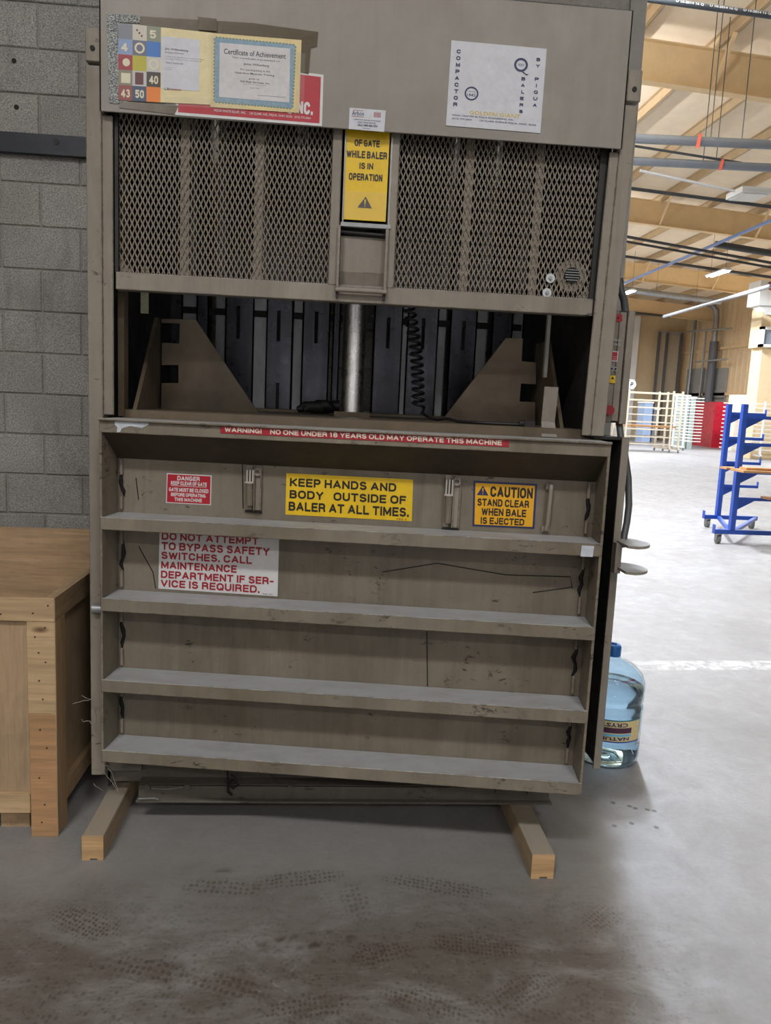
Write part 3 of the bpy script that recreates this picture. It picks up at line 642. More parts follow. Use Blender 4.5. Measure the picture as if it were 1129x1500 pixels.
# taped papers: things of their own
q = QY((173.4, 33.5), (309.8, 48), (308, 153.5), (173.4, 147), YH-.0028)
L = thing('award_letter', q.at(.5, 1), 'cream award sheet with a grid of coloured photo squares, taped on the hood', 'document')
m_ = MB(); q.plate(m_, .0006); m_.build('backing_sheet', worn('cream_sheet', srgb(222, 208, 160), .4, 0, .06, 14), L)
cols = [(120, 124, 134), (196, 190, 176), (124, 132, 112), (128, 150, 190), (96, 100, 124), (40, 108, 186), (150, 34, 52), (178, 170, 40), (190, 190, 186),
        (128, 122, 106), (188, 186, 188), (58, 46, 44), (140, 70, 66), (54, 74, 104), (226, 124, 30)]
tilem = [plain('print_%d' % i, srgb(*c_), .4) for i, c_ in enumerate(cols)]
for i in range(15):
    r_, k = divmod(i, 3); m_ = MB(); q.flat(m_, k*.1517+.0, k*.1517+.1517, r_*.2, r_*.2+.2, .0009)
    if i in (4, 8): q.disc(m_, k*.1517+.076, r_*.2+.1, .055, .0011, 1, r2=.035, asp=1.3)
    if i == 6: q.disc(m_, k*.1517+.085, r_*.2+.1, .04, .0011, 1, asp=1.3)
    if i == 9: q.flat(m_, .03, .13, .64, .77, .0011, 1)
    if i == 10: q.flat(m_, .18, .27, .62, .78, .0011, 2)
    if i == 1:
        for e in range(3): q.disc(m_, .20+.025*e, .07+.035*e, .011, .0011, 2, n=10, asp=1.3)
    for ii, tx in ((2, '5'), (3, '4'), (11, '40'), (12, '43'), (13, '50')):
        if i == ii: q.text(m_, tx, k*.1517+.03, k*.1517+(.125 if len(tx) > 1 else .10), r_*.2+.05, r_*.2+.16, .0012, .04, 1)
    m_.build('photo_square', [tilem[i], plain('print_light', srgb(214, 206, 180), .4), plain('print_dark', srgb(92, 40, 44), .4)], L)
m_ = MB(); q.plate(m_, .0005, 0, .465, .875, .115, .82, .0008); lt = m_.build('letter_sheet', PAPER, L)
letters(q, [('Jim Wilkenberg', .50, .75, .265, .30, .01), ('30 Years of Service', .50, .70, .315, .335), ('You have been selected for your service award and', .50, .92, .375, .39), ('the company thanks you for your outstanding work', .50, .90, .405, .42),
            ('Gary Schmidt', .51, .70, .45, .48, -.005), ('Gary Schmidt', .50, .60, .52, .53), ('President', .50, .58, .545, .555), ('LSI', .50, .555, .80, .83, .03)], plain('print_grey', srgb(80, 80, 92), .6), lt, d=.0018)
m_ = MB(); q.text(m_, 'Venture', .557, .68, .80, .83, .0018, .03); m_.build('logo_lettering', REDINK, lt)
q2 = QY((309.8, 48.3), (441.6, 58.7), (438, 165.6), (308, 156.8), YH-.0034)
L = thing('certificate', q2.at(.5, 1), 'achievement certificate with a blue scalloped border, taped on the hood beside the award sheet', 'certificate')
m_ = MB(); q2.plate(m_, .0006); m_.build('backing_sheet', worn('manila', srgb(216, 196, 142), .4, 0, .08, 14), L)
qb = QY((315, 55.5), (432, 66.7), (427.6, 158.4), (314.4, 148.8), YH-.0034)
m_ = MB(); qb.plate(m_, .0003, 0, 0, 1, 0, 1, .0007)
for i in range(24):
    qb.disc(m_, (i+.5)/24, 0, .02, .0009, 1, 8, asp=1.2); qb.disc(m_, (i+.5)/24, 1, .02, .0009, 1, 8, asp=1.2)
for i in range(18):
    qb.disc(m_, 0, (i+.5)/18, .02, .0009, 1, 8, asp=1.2); qb.disc(m_, 1, (i+.5)/18, .02, .0009, 1, 8, asp=1.2)
m_.build('border', [worn('border_blue', srgb(130, 158, 178), .5, 0, .2, 120), plain('border_green', srgb(104, 134, 124), .5)], L)
qi = QY((322, 62.7), (425, 71.5), (423.6, 150.4), (320.7, 142.4), YH-.0034)
m_ = MB(); qi.plate(m_, .0003, 0, 0, 1, 0, 1, .0012); cs = m_.build('certificate_sheet', worn('certificate_paper', srgb(206, 204, 206), .5, 0, .08, 10), L)
letters(qi, [('Certificate of Achievement', .06, .94, .10, .20, .01), ('This Certificate is presented to', .18, .85, .235, .275), ('James Wilkenberg', .34, .70, .33, .385, .005), ('For participating in the', .30, .72, .44, .485), ('Hazardous Materials Training', .22, .78, .505, .55, .005),
             ('given by', .42, .57, .60, .64), ('HSI Risk Services, Inc.', .30, .72, .66, .70, .01), ('environmental and safety consulting', .33, .67, .715, .73), ('May 29, 1998', .44, .56, .775, .80), ('_______________________', .55, .95, .91, .915)], plain('print_black', srgb(66, 66, 76), .6), cs, d=.0019)
for uv in ((-.03, .06, .02, .99), (.955, 1.05, .18, .97), (-.5, .4, .88, 1.02)): q2.flat(MB(), *uv, .003).build('clear_tape', TAPE, L)

# --- lower gate, standing ajar
gt = MB(); W_ = GUV(895, 650)[0]
W2 = (W_+GUV(853, 1150)[0])/2
def vv(l, r): return (GUV(147, l)[1]+GUV(*r)[1])/2
rows = [(vv(755.5, (878, 798)), vv(773.8, (873, 817.5))), (vv(871.8, (866, 923)), vv(891.5, (864, 941.5))), (vv(991, (860, 1045.5)), vv(1009.8, (858, 1063.5))), (vv(1094.5, (853, 1150.8)), vv(1112, (852, 1168.7)))]
vt = vv(612, (893, 648.5)); vl = vv(632, (890, 670.5)); vbot = rows[3][1]
gate_sheet = MB().gbox(.008, W2-.008, WG, WG+.008, vbot+.01, vt-.004)
gs = gate_sheet.build('gate_sheet', GATEP, B)
g = MB().gbox(0, .007, 0, WG+.008, vbot, vt); g.build('gate_side', RIBP, B, bev=.001)
g = MB().gbox(W2-.008, W2, 0, WG+.008, vbot, vt); g.build('gate_side', RIBP, B, bev=.001)
g = MB().gbox(.0, W2, -.001, .006, vl, vt).gbox(0, W2, 0, WG+.02, vt-.005, vt).gbox(0.0, W2, -.012, .002, vt-.006, vt+.001).build('gate_top_rail', RIBP, B, bev=.0015)
vs_ = GUV(172, 671, WG)[1]
MB().hexa([G(.007, .006, vl), G(W2-.008, .006, vl), G(W2-.008, WG, vs_), G(.007, WG, vs_), G(.007, .006, vl+.01), G(W2-.008, .006, vl+.01), G(W2-.008, WG, vs_+.01), G(.007, WG, vs_+.01)]).build('slanted_web', worn('dark_brown_web', srgb(62, 52, 36), .7, 0, .3, 4), B)  # web coloured darker brown than the rest of the gate
for a, b in rows:
    MB().gbox(.001, W2-.002, -.002, .006, b, a).gbox(.007, W2-.008, .004, WG, a-.007, a-.001).gbox(.007, W2-.008, .004, WG, b, b+.006).build('gate_rib', RIBP, B, bev=.0015)
# corner beads with rusted-out gaps, weld seams
m_ = MB(); allr = [vs_] + [x for r_ in rows for x in r_]
for i in range(4):
    top = allr[2*i]-.004 if i else vs_-.004; bot = rows[i][0]
    for (u, w0) in ((.022, WG-.012), (W2-.03, WG-.012)):
        hgt = top-bot
        m_.gbox(u-.004, u+.004, w0, WG, top-hgt*.28, top); m_.gbox(u-.004, u+.004, w0, WG, bot+.01, bot+hgt*.3)
m_.build('corner_bead', PAINT, B)
m_ = MB()
for i in range(4):
    bot = rows[i][0]; top = (vs_ if i == 0 else rows[i-1][1]); hgt = top-bot
    for u in (.022, W2-.03):
        pts = [G(u+random.uniform(-.006, .006), WG-.003, bot+hgt*(.3+.45*k/5)) for k in range(6)]
        m_.tube(pts, [.002, .006, .005, .007, .005, .002], 6)
m_.build('rust_gap', BLACK, B)
m_ = MB()
for pts in ([(355, 680), (356, 745)], [(625, 925), (626, 1005)], [(199, 700), (203, 732)], [(560, 838), (640, 825), (740, 842), (835, 845), (838, 862)], [(780, 868), (838, 860)], [(203, 800), (224, 838), (228, 862)]):
    m_.tube([PG(x, y, WG-.001) for x, y in pts], .0015, 5)
m_.build('scratch', BLACK, B)
# white paint smear and pale patch
m_ = MB(); pts = [(168, 615), (216, 617), (218, 622), (208, 627), (190, 624), (178, 628), (176, 633), (171, 633), (172, 626), (168, 622)]
m_.prism([PG(x, y, -.003) for x, y in pts], GN*.001); m_.prism([PG(x, y, -.004) for x, y in ((852, 799), (870, 800), (868, 816), (850, 815))], GN*.001)
m_.build('white_smear', worn('white_smear', srgb(196, 202, 212), .5, 0, .2, 30), B)
# gate signs
q = QG((323, 623.5), (745.5, 643.5), (745.5, 655), (323, 634.5), -.002); s = sign('warning_strip', q, worn('strip_red', srgb(168, 30, 46), .4, 0, .15, 10), .0008, 'red warning strip along the gate top')
q.c = [Vector(c_) for c_ in q.c]
letters(q, [('WARNING!', .015, .145, .17, .80, .02), ('NO ONE UNDER 18 YEARS OLD MAY OPERATE THIS MACHINE', .175, .975, .17, .82, .02)], plain('strip_white', srgb(226, 220, 206), .5), s, d=.0012)
q = QG((244.5, 693), (310, 696.5), (309, 740), (243.3, 736.5)); s = sign('danger_sign', q, WHITE, label='small red danger sign')
m_ = MB(); q.flat(m_, .02, .98, .03, .97, .0019); m_.build('red_field', RED, s)
letters(q, [('DANGER', .24, .74, .07, .22, .05), ('KEEP CLEAR OF GATE', .10, .90, .25, .38, .03), ('GATE MUST BE CLOSED', .06, .94, .47, .60, .03), ('BEFORE OPERATING', .11, .88, .64, .76, .03), ('THIS MACHINE', .19, .80, .80, .92, .03)], WHITE, s)
m_ = MB(); q.flat(m_, .10, .90, .40, .415, .0024); m_.build('underline', WHITE, s)
q = QG((419.5, 693), (605, 702.5), (603, 763.5), (418, 753.5)); s = sign('keep_hands_sign', q, YEL, label='wide yellow sign with black lettering')
letters(q, [('KEEP HANDS AND', .03, .87, .11, .31, .03), ('BODY  OUTSIDE OF', .03, .95, .40, .60, .03), ('BALER AT ALL TIMES.', .025, .975, .68, .90, .03), ('PES 5', .88, .96, .945, .98)], INK, s)
q = QG((693.5, 704), (786.7, 708.8), (782.5, 774.5), (691.8, 770.5)); s = sign('caution_sign', q, NAVY, label='amber caution sign with dark blue border')
m_ = MB(); q.flat(m_, .03, .965, .045, .96, .0019); m_.build('amber_field', YELO, s)
letters(q, [('CAUTION', .27, .94, .10, .335, .04), ('STAND CLEAR', .07, .89, .38, .545, .03), ('WHEN BALE', .14, .85, .585, .75, .03), ('IS EJECTED', .13, .83, .79, .94, .03)], INK, s)
m_ = MB(); q.poly(m_, [(.055, .31), (.15, .095), (.24, .31)], .0022); m_.build('warning_triangle', NAVY, s)
m_ = MB(); q.poly(m_, [(.138, .155), (.162, .155), (.154, .245), (.146, .245)], .003); q.disc(m_, .15, .275, .009, .003, asp=1.3); m_.build('exclamation', YELO, s)
q = QG((234, 772), (409, 781), (406.5, 873.5), (232, 862)); s = sign('bypass_sign', q, WHITE, label='white sign with red lettering partly behind a rib')
letters(q, [('DO NOT ATTEMPT', .02, .83, .08, .20, .025), ('TO BYPASS SAFETY', .02, .925, .235, .36, .025), ('SWITCHES. CALL', .02, .78, .39, .51, .025), ('MAINTENANCE', .02, .655, .545, .665, .025), ('DEPARTMENT IF SER-', .02, .965, .70, .82, .025), ('VICE IS REQUIRED.', .02, .85, .845, .965, .025)], REDINK, s)
letters(q, [('PES 4A', .88, .96, .965, .985, 0)], INK, s, 'print_mark')
# spring latches on the sheet
for px, py0, py1 in ((369, 683, 748), (662, 697, 774)):
    u, v1 = GUV(px, py0, WG-.02); v0 = GUV(px, py1, WG-.02)[1]; hgt = v1-v0
    la = MB().gbox(u-.02, u-.001, WG-.006, WG, v0, v1).gbox(u+.008, u+.028, WG-.008, WG, v0, v1).gbox(u+.006, u+.009, WG-.022, WG, v0, v1-.01).gbox(u+.026, u+.029, WG-.016, WG, v0, v1-.02).build('latch', PAINT, B, bev=.001)
    MB().cyl(G(u-.006, WG-.018, v0+.016), G(u-.006, WG-.018, v0+hgt*.62), .011, 14).build('latch_barrel', GATEP, la)
    m_ = MB()
    for du in (-.015, -.006, .003): m_.cyl(G(u+du, WG-.018, v0+hgt*.6), G(u+du, WG-.018, v1-.012), .0028, 8)
    m_.gbox(u-.02, u+.006, WG-.026, WG-.01, v0+hgt*.62, v0+hgt*.65); m_.build('latch_fork', RAIL, la)
    MB().tube([G(u+.016+.010*cos(a*pi/6), WG-.014, v1-.018+.010*sin(a*pi/6)) for a in range(13)], .004, 8).build('latch_ring', PAINT, la)
    MB().tube([G(u-.022, WG-.006, v0-.004), G(u+.03, WG-.006, v0-.006)], .003, 8).build('latch_pin', BLACK, la)
u, v1 = GUV(804, 712, WG-.015); u2, v0 = GUV(799, 776, WG-.015)
MB().tube([G(u+.004, WG, v1), G(u+.006, WG-.02, v1), G(u+.005, WG-.026, v1-.012), G(u2+.004, WG-.02, v0+.02), G(u2, WG-.016, v0)], .0065, 10).gbox(u2-.012, u2+.012, WG-.012, WG, v0-.006, v0+.01).gbox(u-.008, u+.01, WG-.012, WG, v1-.01, v1+.006).build('sheet_handle', PAINT, B)
# lower body front below and behind the gate
MB().box(-.70, .84, 2.50, 2.508, .12, .45).build('lower_panel', GRIM, B)
m_ = MB().box(-.585, .805, YF+.0, YF+.006, .082, .135).box(-.585, .805, YF, 2.52, .13, .136).box(-.59, .81, YF-.02, YF+.01, .080, .087).box(-.7, -.58, 2.47, 2.5, .17, .42)
m_.build('base_flange', GRIM, B, bev=.001)
for px, py in ((215, 1153), (274, 1153), (425, 1154), (730, 1159), (776, 1162)):
    c = PY(px, py, YF-.001); MB().cyl(c, c+Vector((0, -.006, 0)), .012, 12).build('flange_bolt', GRIM, B)
MB().tube([PY(x, y, YF-.006) for x, y in ((222, 1155), (245, 1156), (268, 1153))], .0015, 6).tube([PY(x, y, YF-.03) for x, y in ((203, 1170), (225, 1169), (232, 1171))], .0018, 6).build('loose_wire', GALV, B)
MB().tube([PY(x, y, YF-.01) for x, y in ((333, 1128), (334, 1150), (334, 1160), (340, 1165))], .004, 8).tube([PY(x, y, YF-.012) for x, y in ((338, 1135), (345, 1140), (348, 1150), (342, 1155), (336, 1150), (340, 1143))], .004, 8).build('chain_hook', BLACK, B)
# tie lugs beside the gate
for i, py in enumerate((798, 834)):
    zc = (.997, .913)[i]; m_ = MB(); cx, cy = 1.003, 2.42
    pts = [(.962, cy-.07, zc)] + [(.975+.082*cos(a), cy+.085*sin(a), zc) for a in [radians(-80+i_*12.3) for i_ in range(14)]] + [(.962, cy+.07, zc)]
    m_.prism(pts, (0, 0, .009)); m_.build('hinge_lug', PAINT, B, bev=.001)
MB().box(.952, .972, YF-.03, YF, .90, 1.0).build('lug_bracket', PAINT, B)
MB().cyl((-.722, YF-.02, .735), (-.69, YF-.02, .735), .016, 12).build('hinge_pin', GALV, B)

# --- interior: rear slotted panels
YB = 3.45
def xb(px): return PY(px, 520, YB).x
zb0, zb1 = 1.2, 2.58
m_panels = [(287, 305, None), (329, 371, (348, 448, 496)), (389, 428, (407, 455, 500)), (442, 482, (462, 456, 503)), (486, 497, None), (546, 588, (567, 465, 510)), (595, 640, (618, 466, 512)), (657, 696, (677, 470, 513)), (718, 748, None), (230, 267, None), (763, 800, None), (803, 850, None), (170, 212, None)]
for a, b, sl in m_panels:
    xa, xc = xb(a), xb(b); m_ = MB()
    if sl:
        xs_ = xb(sl[0]); zu = PY(sl[0], sl[1], YB).z; zd = PY(sl[0], sl[2], YB).z
        m_.box(xa, xs_-.008, YB, YB+.008, zb0, zb1).box(xs_+.008, xc, YB, YB+.008, zb0, zb1).box(xs_-.008, xs_+.008, YB, YB+.008, zu, zb1).box(xs_-.008, xs_+.008, YB, YB+.008, zb0, zd)
    else: m_.box(xa, xc, YB, YB+.008, zb0, zb1)
    m_.box(xa, xa+.006, YB, YB+.09, zb0, zb1).box(xc-.006, xc, YB, YB+.09, zb0, zb1)
    p = m_.build('rear_slat', OILY, B)
    if sl: MB().box(xs_-.008, xs_+.008, YB+.03, YB+.034, zd-.02, zu+.02).build('slot_backing', BLACK, p)
LITGAP = worn('lit_gap_strip', srgb(196, 200, 206), .5, .1, .25, 12, .3, stretch=(1, 1, .4), stain=.5, staincol=srgb(70, 72, 76))
for a, b in ((268, 286), (316, 328.5), (372, 388), (430, 440), (589, 595), (641, 650), (698, 710), (749, 762)):  # strips added in the slat gaps, pale to stand for the lit wall behind
    MB().box(xb(a)-.003, xb(b)+.003, YB+.012, YB+.016, zb0, zb1).build('lit_gap_strip', LITGAP, B)
zq_ = PY(500, 470, YB+.1).z; MB().box(-.68, .84, YB+.009, YB+.0115, zq_-.012, zq_+.016).build('rear_crossbar', BLACK, B)
MB().bar(PY(640, 452, YB+.09), PY(652, 474, YB+.09), .02, .02).bar(PY(697, 500, YB+.09), PY(712, 522, YB+.09), .02, .02).build('rear_brace', BLACK, B)
xs_ = xb(408); MB().box(xs_-.008, xs_+.006, YB-.004, YB, 1.36, PY(408, 561, YB).z).build('lower_slot', BLACK, B)
# ram platen, rod, gussets
PT = 1.362
MB().box(-.66, .88, 2.56, 3.40, PT-.03, PT).box(-.66, .88, 2.555, 2.565, PT-.12, PT).box(-.62, .84, 3.3, 3.38, PT, PT+.012).build('ram_platen', RAMST, B, bev=.002)
MB().cyl((.086, 3.0, PT), (.086, 3.0, 2.2), .045, 40).build('cylinder_rod', CHROME, B)
MB().cyl((.086, 3.0, 2.0), (.086, 3.0, 2.58), .07, 32).build('cylinder_barrel', DARKST, B)
MB().box(.02, .155, 2.93, 3.07, PT, PT+.018).build('rod_flange', RAMST, B)
YG = 2.9
def gz(px, py): p = PY(px, py, YG); return (p.x, YG, p.z)
z0 = PT
pl = [gz(236.5, 467), gz(286.5, 468), (-.258, YG, z0), (-.613, YG, z0), gz(236.5, 561), gz(261, 561), gz(261, 535), gz(236.5, 535), gz(236.5, 502), gz(262, 503), gz(263, 474), gz(236.5, 473)]
MB().prism(pl, (0, .012, 0)).build('ram_gusset', RAMST, B, bev=.001)
pr = [gz(741, 495), gz(768, 496), gz(765, 503), gz(764, 528), gz(785, 531), gz(785, 563), gz(761, 563), gz(764, 588), gz(783, 590), (.782, YG, z0), (.423, YG, z0)]
pr = [gz(741, 495), gz(789, 496), gz(788, 499), gz(766, 499), gz(764, 530), gz(785, 532), gz(785, 563), gz(763, 563), gz(761, 588), gz(784, 590), (.783, YG, z0), (.423, YG, z0)]
pr = [gz(741, 495), gz(766, 496), gz(764, 529), gz(785, 531), gz(785, 563), gz(763, 562), gz(761, 588), gz(784, 589), (.783, YG, z0), (.423, YG, z0)]
MB().prism(pr, (0, .012, 0)).build('ram_gusset', RAMST, B, bev=.001)
MB().prism([(-.618, YG+.012, z0), (-.618, 2.56, z0), (-.618, YG-.03, 1.684), (-.618, YG+.012, 1.684)], (-.012, 0, 0)).build('ram_fin', RAMST, B)
MB().prism([(.79, YG+.1, z0), (.79, 2.60, z0), (.79, YG-.06, 1.672), (.79, YG+.1, 1.672)], (.012, 0, 0)).build('ram_fin', RAMST, B)
x_, y_ = .775, 2.86
MB().box(x_-.006, x_+.006, 2.78, 2.80, PY(799, 553, 2.79).z, 1.85).build('switch_bar', RAIL, B)
a = PY(798.5, 566, 2.56); b = PY(820, 566, 2.56); zk = PY(808, 618, 2.56).z
MB().hexa([(a.x, 2.575, zk), (b.x-.004, 2.575, zk), (b.x-.004, 2.582, zk), (a.x, 2.582, zk), (a.x+.002, 2.575, a.z), (b.x, 2.575, a.z), (b.x, 2.582, a.z), (a.x+.002, 2.582, a.z)]).hexa([(a.x-.003, 2.55, PT-.03), (b.x+.0, 2.55, PT-.03), (b.x, 2.557, PT-.03), (a.x-.003, 2.557, PT-.03), (a.x, 2.575, zk), (b.x-.004, 2.575, zk), (b.x-.004, 2.582, zk), (a.x, 2.582, zk)]).build('bent_bracket', PAINT, B)
# coiled cord and connector
Yc = 2.95; pts = []
top = PY(597, 440, Yc); end = PY(612, 596, Yc)
nt_ = 15
for i in range(nt_*12+1):
    t = i/(nt_*12); a = 2*pi*nt_*t; c = top.lerp(end, t)+Vector((.012*sin(3*t), 0, 0))
    pts.append(c+Vector((.021*cos(a), .021*sin(a), 0)))
tail = [PY(x, y, yy) for x, y, yy in ((618, 605, 2.93), (628, 612, 2.9), (640, 615, 2.85), (655, 613, 2.78), (668, 618, 2.72), (678, 625, 2.66), (700, 627, 2.62), (730, 628, 2.6), (762, 627, 2.6))]
for t_p in tail: t_p.z = max(t_p.z, PT+.006)
MB().tube(pts+tail, .0056, 7).build('coiled_cord', RUBBER, B)
c = PY(774, 624, 2.6); MB().box(c.x-.018, c.x+.018, 2.585, 2.62, PT, c.z+.018).cyl((c.x-.035, 2.6, PT+.01), (c.x-.015, 2.6, PT+.01), .011, 10).build('cord_connector', DARKST, B)
# guide rails and inner sides
MB().box(xat(174, 520, 2.56), xat(183, 520, 2.56), 2.55, 2.60, 1.34, 2.2).build('guide_rail', RAMST, B)
MB().box(xat(848, 560, 2.62), xat(857, 560, 2.62), 2.62, 2.66, 1.34, 2.2).build('guide_rail', RAIL, B)
c0 = PY(206, 426, 2.75); MB().box(c0.x, c0.x+.026, 2.75, 2.753, PY(210, 459, 2.75).z, c0.z+.08).build('inner_label', worn('inner_label', srgb(180, 176, 150), .5, 0, .3, 60), B)
# wadded black rag by the rod base
m_ = MB()
for i in range(7):
    c = Vector((-.02+.13*random.random()-.06, 3.18+.04*random.random(), PT+.018+.012*random.random()))
    m_.tube([c+Vector((-.05, 0, -.006)), c+Vector((-.02, .01, .008)), c+Vector((.02, -.01, .006)), c+Vector((.05, 0, -.008))], [.012, .022, .024, .01], 8)
m_.build('greasy_residue', BLACK, B)
# control box on the right flank
XB0, XB1 = .925, 1.012; YBX = 2.60
cb = MB().box(XB0, XB1, YBX, YBX+.30, 1.388, 1.762).build('control_box', DARKST, B)
MB().box(XB0-.01, .962, YBX-.004, YBX, 1.39, 1.76).box(.963, .985, YBX-.007, YBX, 1.395, 1.757).build('box_face', PAINT, B)
MB().box(.989, XB1, YBX-.014, YBX, 1.385, 1.762).build('box_edge', PAINT, B, bev=.001)
YS = YBX-.008
q = QY((901, 460), (911, 461), (911, 471), (899, 470), YS); s = sign('warning_label', q, RED, .0008, 'small red label at the control box top')
m_ = MB(); q.poly(m_, [(.2, .8), (.5, .2), (.7, .6)], .001); m_.build('print_mark', INK, s)
q = QY((896, 514), (905.5, 515), (904, 530), (895, 529), YS); s = sign('control_label', q, WHITE, .0008, 'red and white label on control box')
m_ = MB(); q.flat(m_, .08, .88, .08, .9, .0011); m_.build('red_field', RED, s); letters(q, [('STOP', .2, .8, .5, .6, 0), ('OFF', .25, .75, .7, .8, 0)], WHITE, s)
q = QY((893, 550), (901.5, 550), (900.5, 561.5), (892, 560.5), YS); s = sign('hazard_label', q, YEL, .0008, 'tiny yellow label on control box')
m_ = MB(); q.poly(m_, [(.2, .5), (.5, .12), (.8, .5)], .0012); m_.build('print_mark', INK, s)
for px, py in ((895.5, 540), (901, 540.5)):
    c = PY(px, py, YS); o = MB().cyl(c, c+Vector((0, .006, 0)), .0065, 16).build('selector_ring', WASH, B); MB().cyl(c+Vector((0, -.004, 0)), c, .004, 12).build('selector_knob', INK, o)
c = PY(890, 601, YS); MB().cyl(c+Vector((0, -.02, 0)), c+Vector((0, .006, 0)), .0165, 20).build('stop_button', plain('button_red', srgb(150, 32, 44), .35), B)['label'] = 'red mushroom stop button'
# conduit into and out of the box
MB().tube([PY(907, 408, 2.72), PY(909, 425, 2.72), PY(914, 440, 2.70), PY(916, 458, 2.68)], .013, 12).build('conduit', HOSE, B)
MB().tube([(p) for p in [PY(906, 612, 2.62), PY(909, 640, 2.60), PY(915, 665, 2.56), PY(920, 700, 2.53), PY(921, 740, 2.52), PY(918, 765, 2.5), PY(914, 785, 2.49), PY(912, 800, 2.47)]], .0115, 12).build('hose', HOSE, B)

# binder clip with key ring hanging on the box
c = PY(897, 501, YS-.01)
bc = thing('binder_clip', c, 'small dark blue binder clip with wire handles on the control box edge', 'clip')
MB().prism([c+Vector((-.007, 0, -.013)), c+Vector((.005, 0, -.013)), c+Vector((.005, 0, .013)), c+Vector((-.007, 0, .013))], (0, .008, 0)).build('clip_body', NAVY, bc)
for dz in (-.008, .006):
    MB().tube([c+Vector((x, -.002, z+dz)) for x, z in ((-.002, .0), (.012, -.001), (.02, .004), (.027, .001), (.02, -.004), (.012, .002), (0, .003))], .0009, 6).build('wire_handle', WASH, bc)

# ------------------------------------------------------------------ timbers
def timber(x0, x1, y0, label, w_top):
    t = thing('wood_block', ((x0+x1)/2, y0+.6, 0), label, 'timber', 'timbers under the baler')
    m_ = MB(); zt_ = .079; gx0, gx1 = x0+(x1-x0)*.38, x0+(x1-x0)*.72
    pts = [(x0, y0, 0), (gx0, y0, 0), (gx0, y0, .006), (gx1, y0, .006), (gx1, y0, 0), (x1, y0, 0), (x1, y0, zt_), (x0, y0, zt_)]
    m_.prism(pts, (0, 1.25, 0)); m_.build('timber_body', WBLK, t, bev=.002)
    MB().prism([Vector(p)+Vector((0, -.0006, 0)) for p in pts], (0, .0005, 0)).build('end_grain', WEND, t)
timber(-.702, -.638, 2.235, 'pale timber skid under the left end of the baler', 0)
timber(.665, .735, 2.138, 'pale timber skid under the right end of the baler', 0)

# ------------------------------------------------------------------ crate
CX1 = -.815; CY0 = 2.362; CY1 = 3.62; CX0 = -2.1; CT = .783
C_ = thing('wooden_crate', ((CX0+CX1)/2, (CY0+CY1)/2, 0), 'open-topped pale wooden crate left of the baler', 'crate')
t = .018
MB().box(CX0+t, CX1-t, CY0+t, CY0+2*t, .08, CT-.004).build('front_panel', PLY, C_)
MB().box(CX1-2*t, CX1-t, CY0+2*t, CY1-2*t, .08, CT-.004).build('side_panel', PLY, C_)
MB().box(CX0+t, CX1-t, CY1-2*t, CY1-t, .08, CT-.001).build('back_panel', PLYX, C_)
MB().box(CX0+t, CX0+2*t, CY0+2*t, CY1-2*t, .08, CT-.004).build('side_panel', PLY, C_)
MB().box(CX0+2*t, CX1-2*t, CY0+2*t, CY1-2*t, .09, .11).build('crate_floor', PLY, C_)
MB().box(CX0, CX1-.002, CY0, CY0+t, .709, CT).build('front_top_rail', WX, C_, bev=.001)
MB().box(CX0+.1, CX1-.085, CY0, CY0+t, .081, .144).build('front_bottom_rail', WX, C_, bev=.001)
zs_ = PY(60, 1046, CY0).z
MB().box(CX1-.085, CX1-.002, CY0, CY0+t, zs_+.0005, .708).build('corner_board', WX, C_, bev=.001)
MB().box(CX1-.083, CX1-.002, CY0+.0005, CY0+t, 0, zs_-.0005).build('corner_board', wood('pine_tan', srgb(182, 142, 102), 'x', .22), C_, bev=.001)
MB().box(CX0, CX0+.085, CY0, CY0+t, 0, .708).build('corner_board', WX, C_, bev=.001)
MB().box(CX1-t, CX1, CY0+.001, CY1, .709, CT+.001).build('side_top_rail', WY, C_, bev=.001)
MB().box(CX1-t, CX1, CY0+.001, CY0+.09, 0, .708).build('side_corner_board', WZ, C_, bev=.001)
MB().box(CX1-t, CX1, CY1-.09, CY1, 0, .708).build('side_corner_board', WZ, C_, bev=.001)
MB().box(CX1-t, CX1, CY0+.091, CY1-.091, .081, .144).build('side_bottom_rail', WY, C_, bev=.001)
MB().box(CX0, CX0+t, CY0, CY1, .709, CT).build('side_top_rail', WY, C_)
for x in (CX0+.1, CX1-.2): MB().box(x, x+.09, CY0+.06, CY1-.04, 0, .08).build('crate_runner', WY, C_)
MB().prism([(CX1-2*t, CY0+2*t, .78), (CX1-2*t-.07, CY0+2*t, .76), (CX1-2*t, CY0+.10, .76)], (0, 0, -.02)).build('corner_gusset', WY, C_)
NAIL = plain('nail', srgb(60, 46, 36), .6)
m_ = MB()
for x, z in [(CX1-.02, .76), (CX1-.065, .735), (CX1-.03, .69), (CX1-.06, .66), (CX1-.05, .61), (CX1-.03, .58), (CX1-.05, .52), (CX1-.04, .46), (CX1-.05, .36), (CX1-.03, .3), (CX1-.055, .2), (CX1-.04, .11), (CX1-.05, .05)] + [(CX1-.16-.15*i, .73+.02*(i % 2)) for i in range(6)]:
    m_.cyl((x, CY0-.0015, z), (x, CY0+.002, z), .0028, 6)
m_.build('nail_head', NAIL, C_)

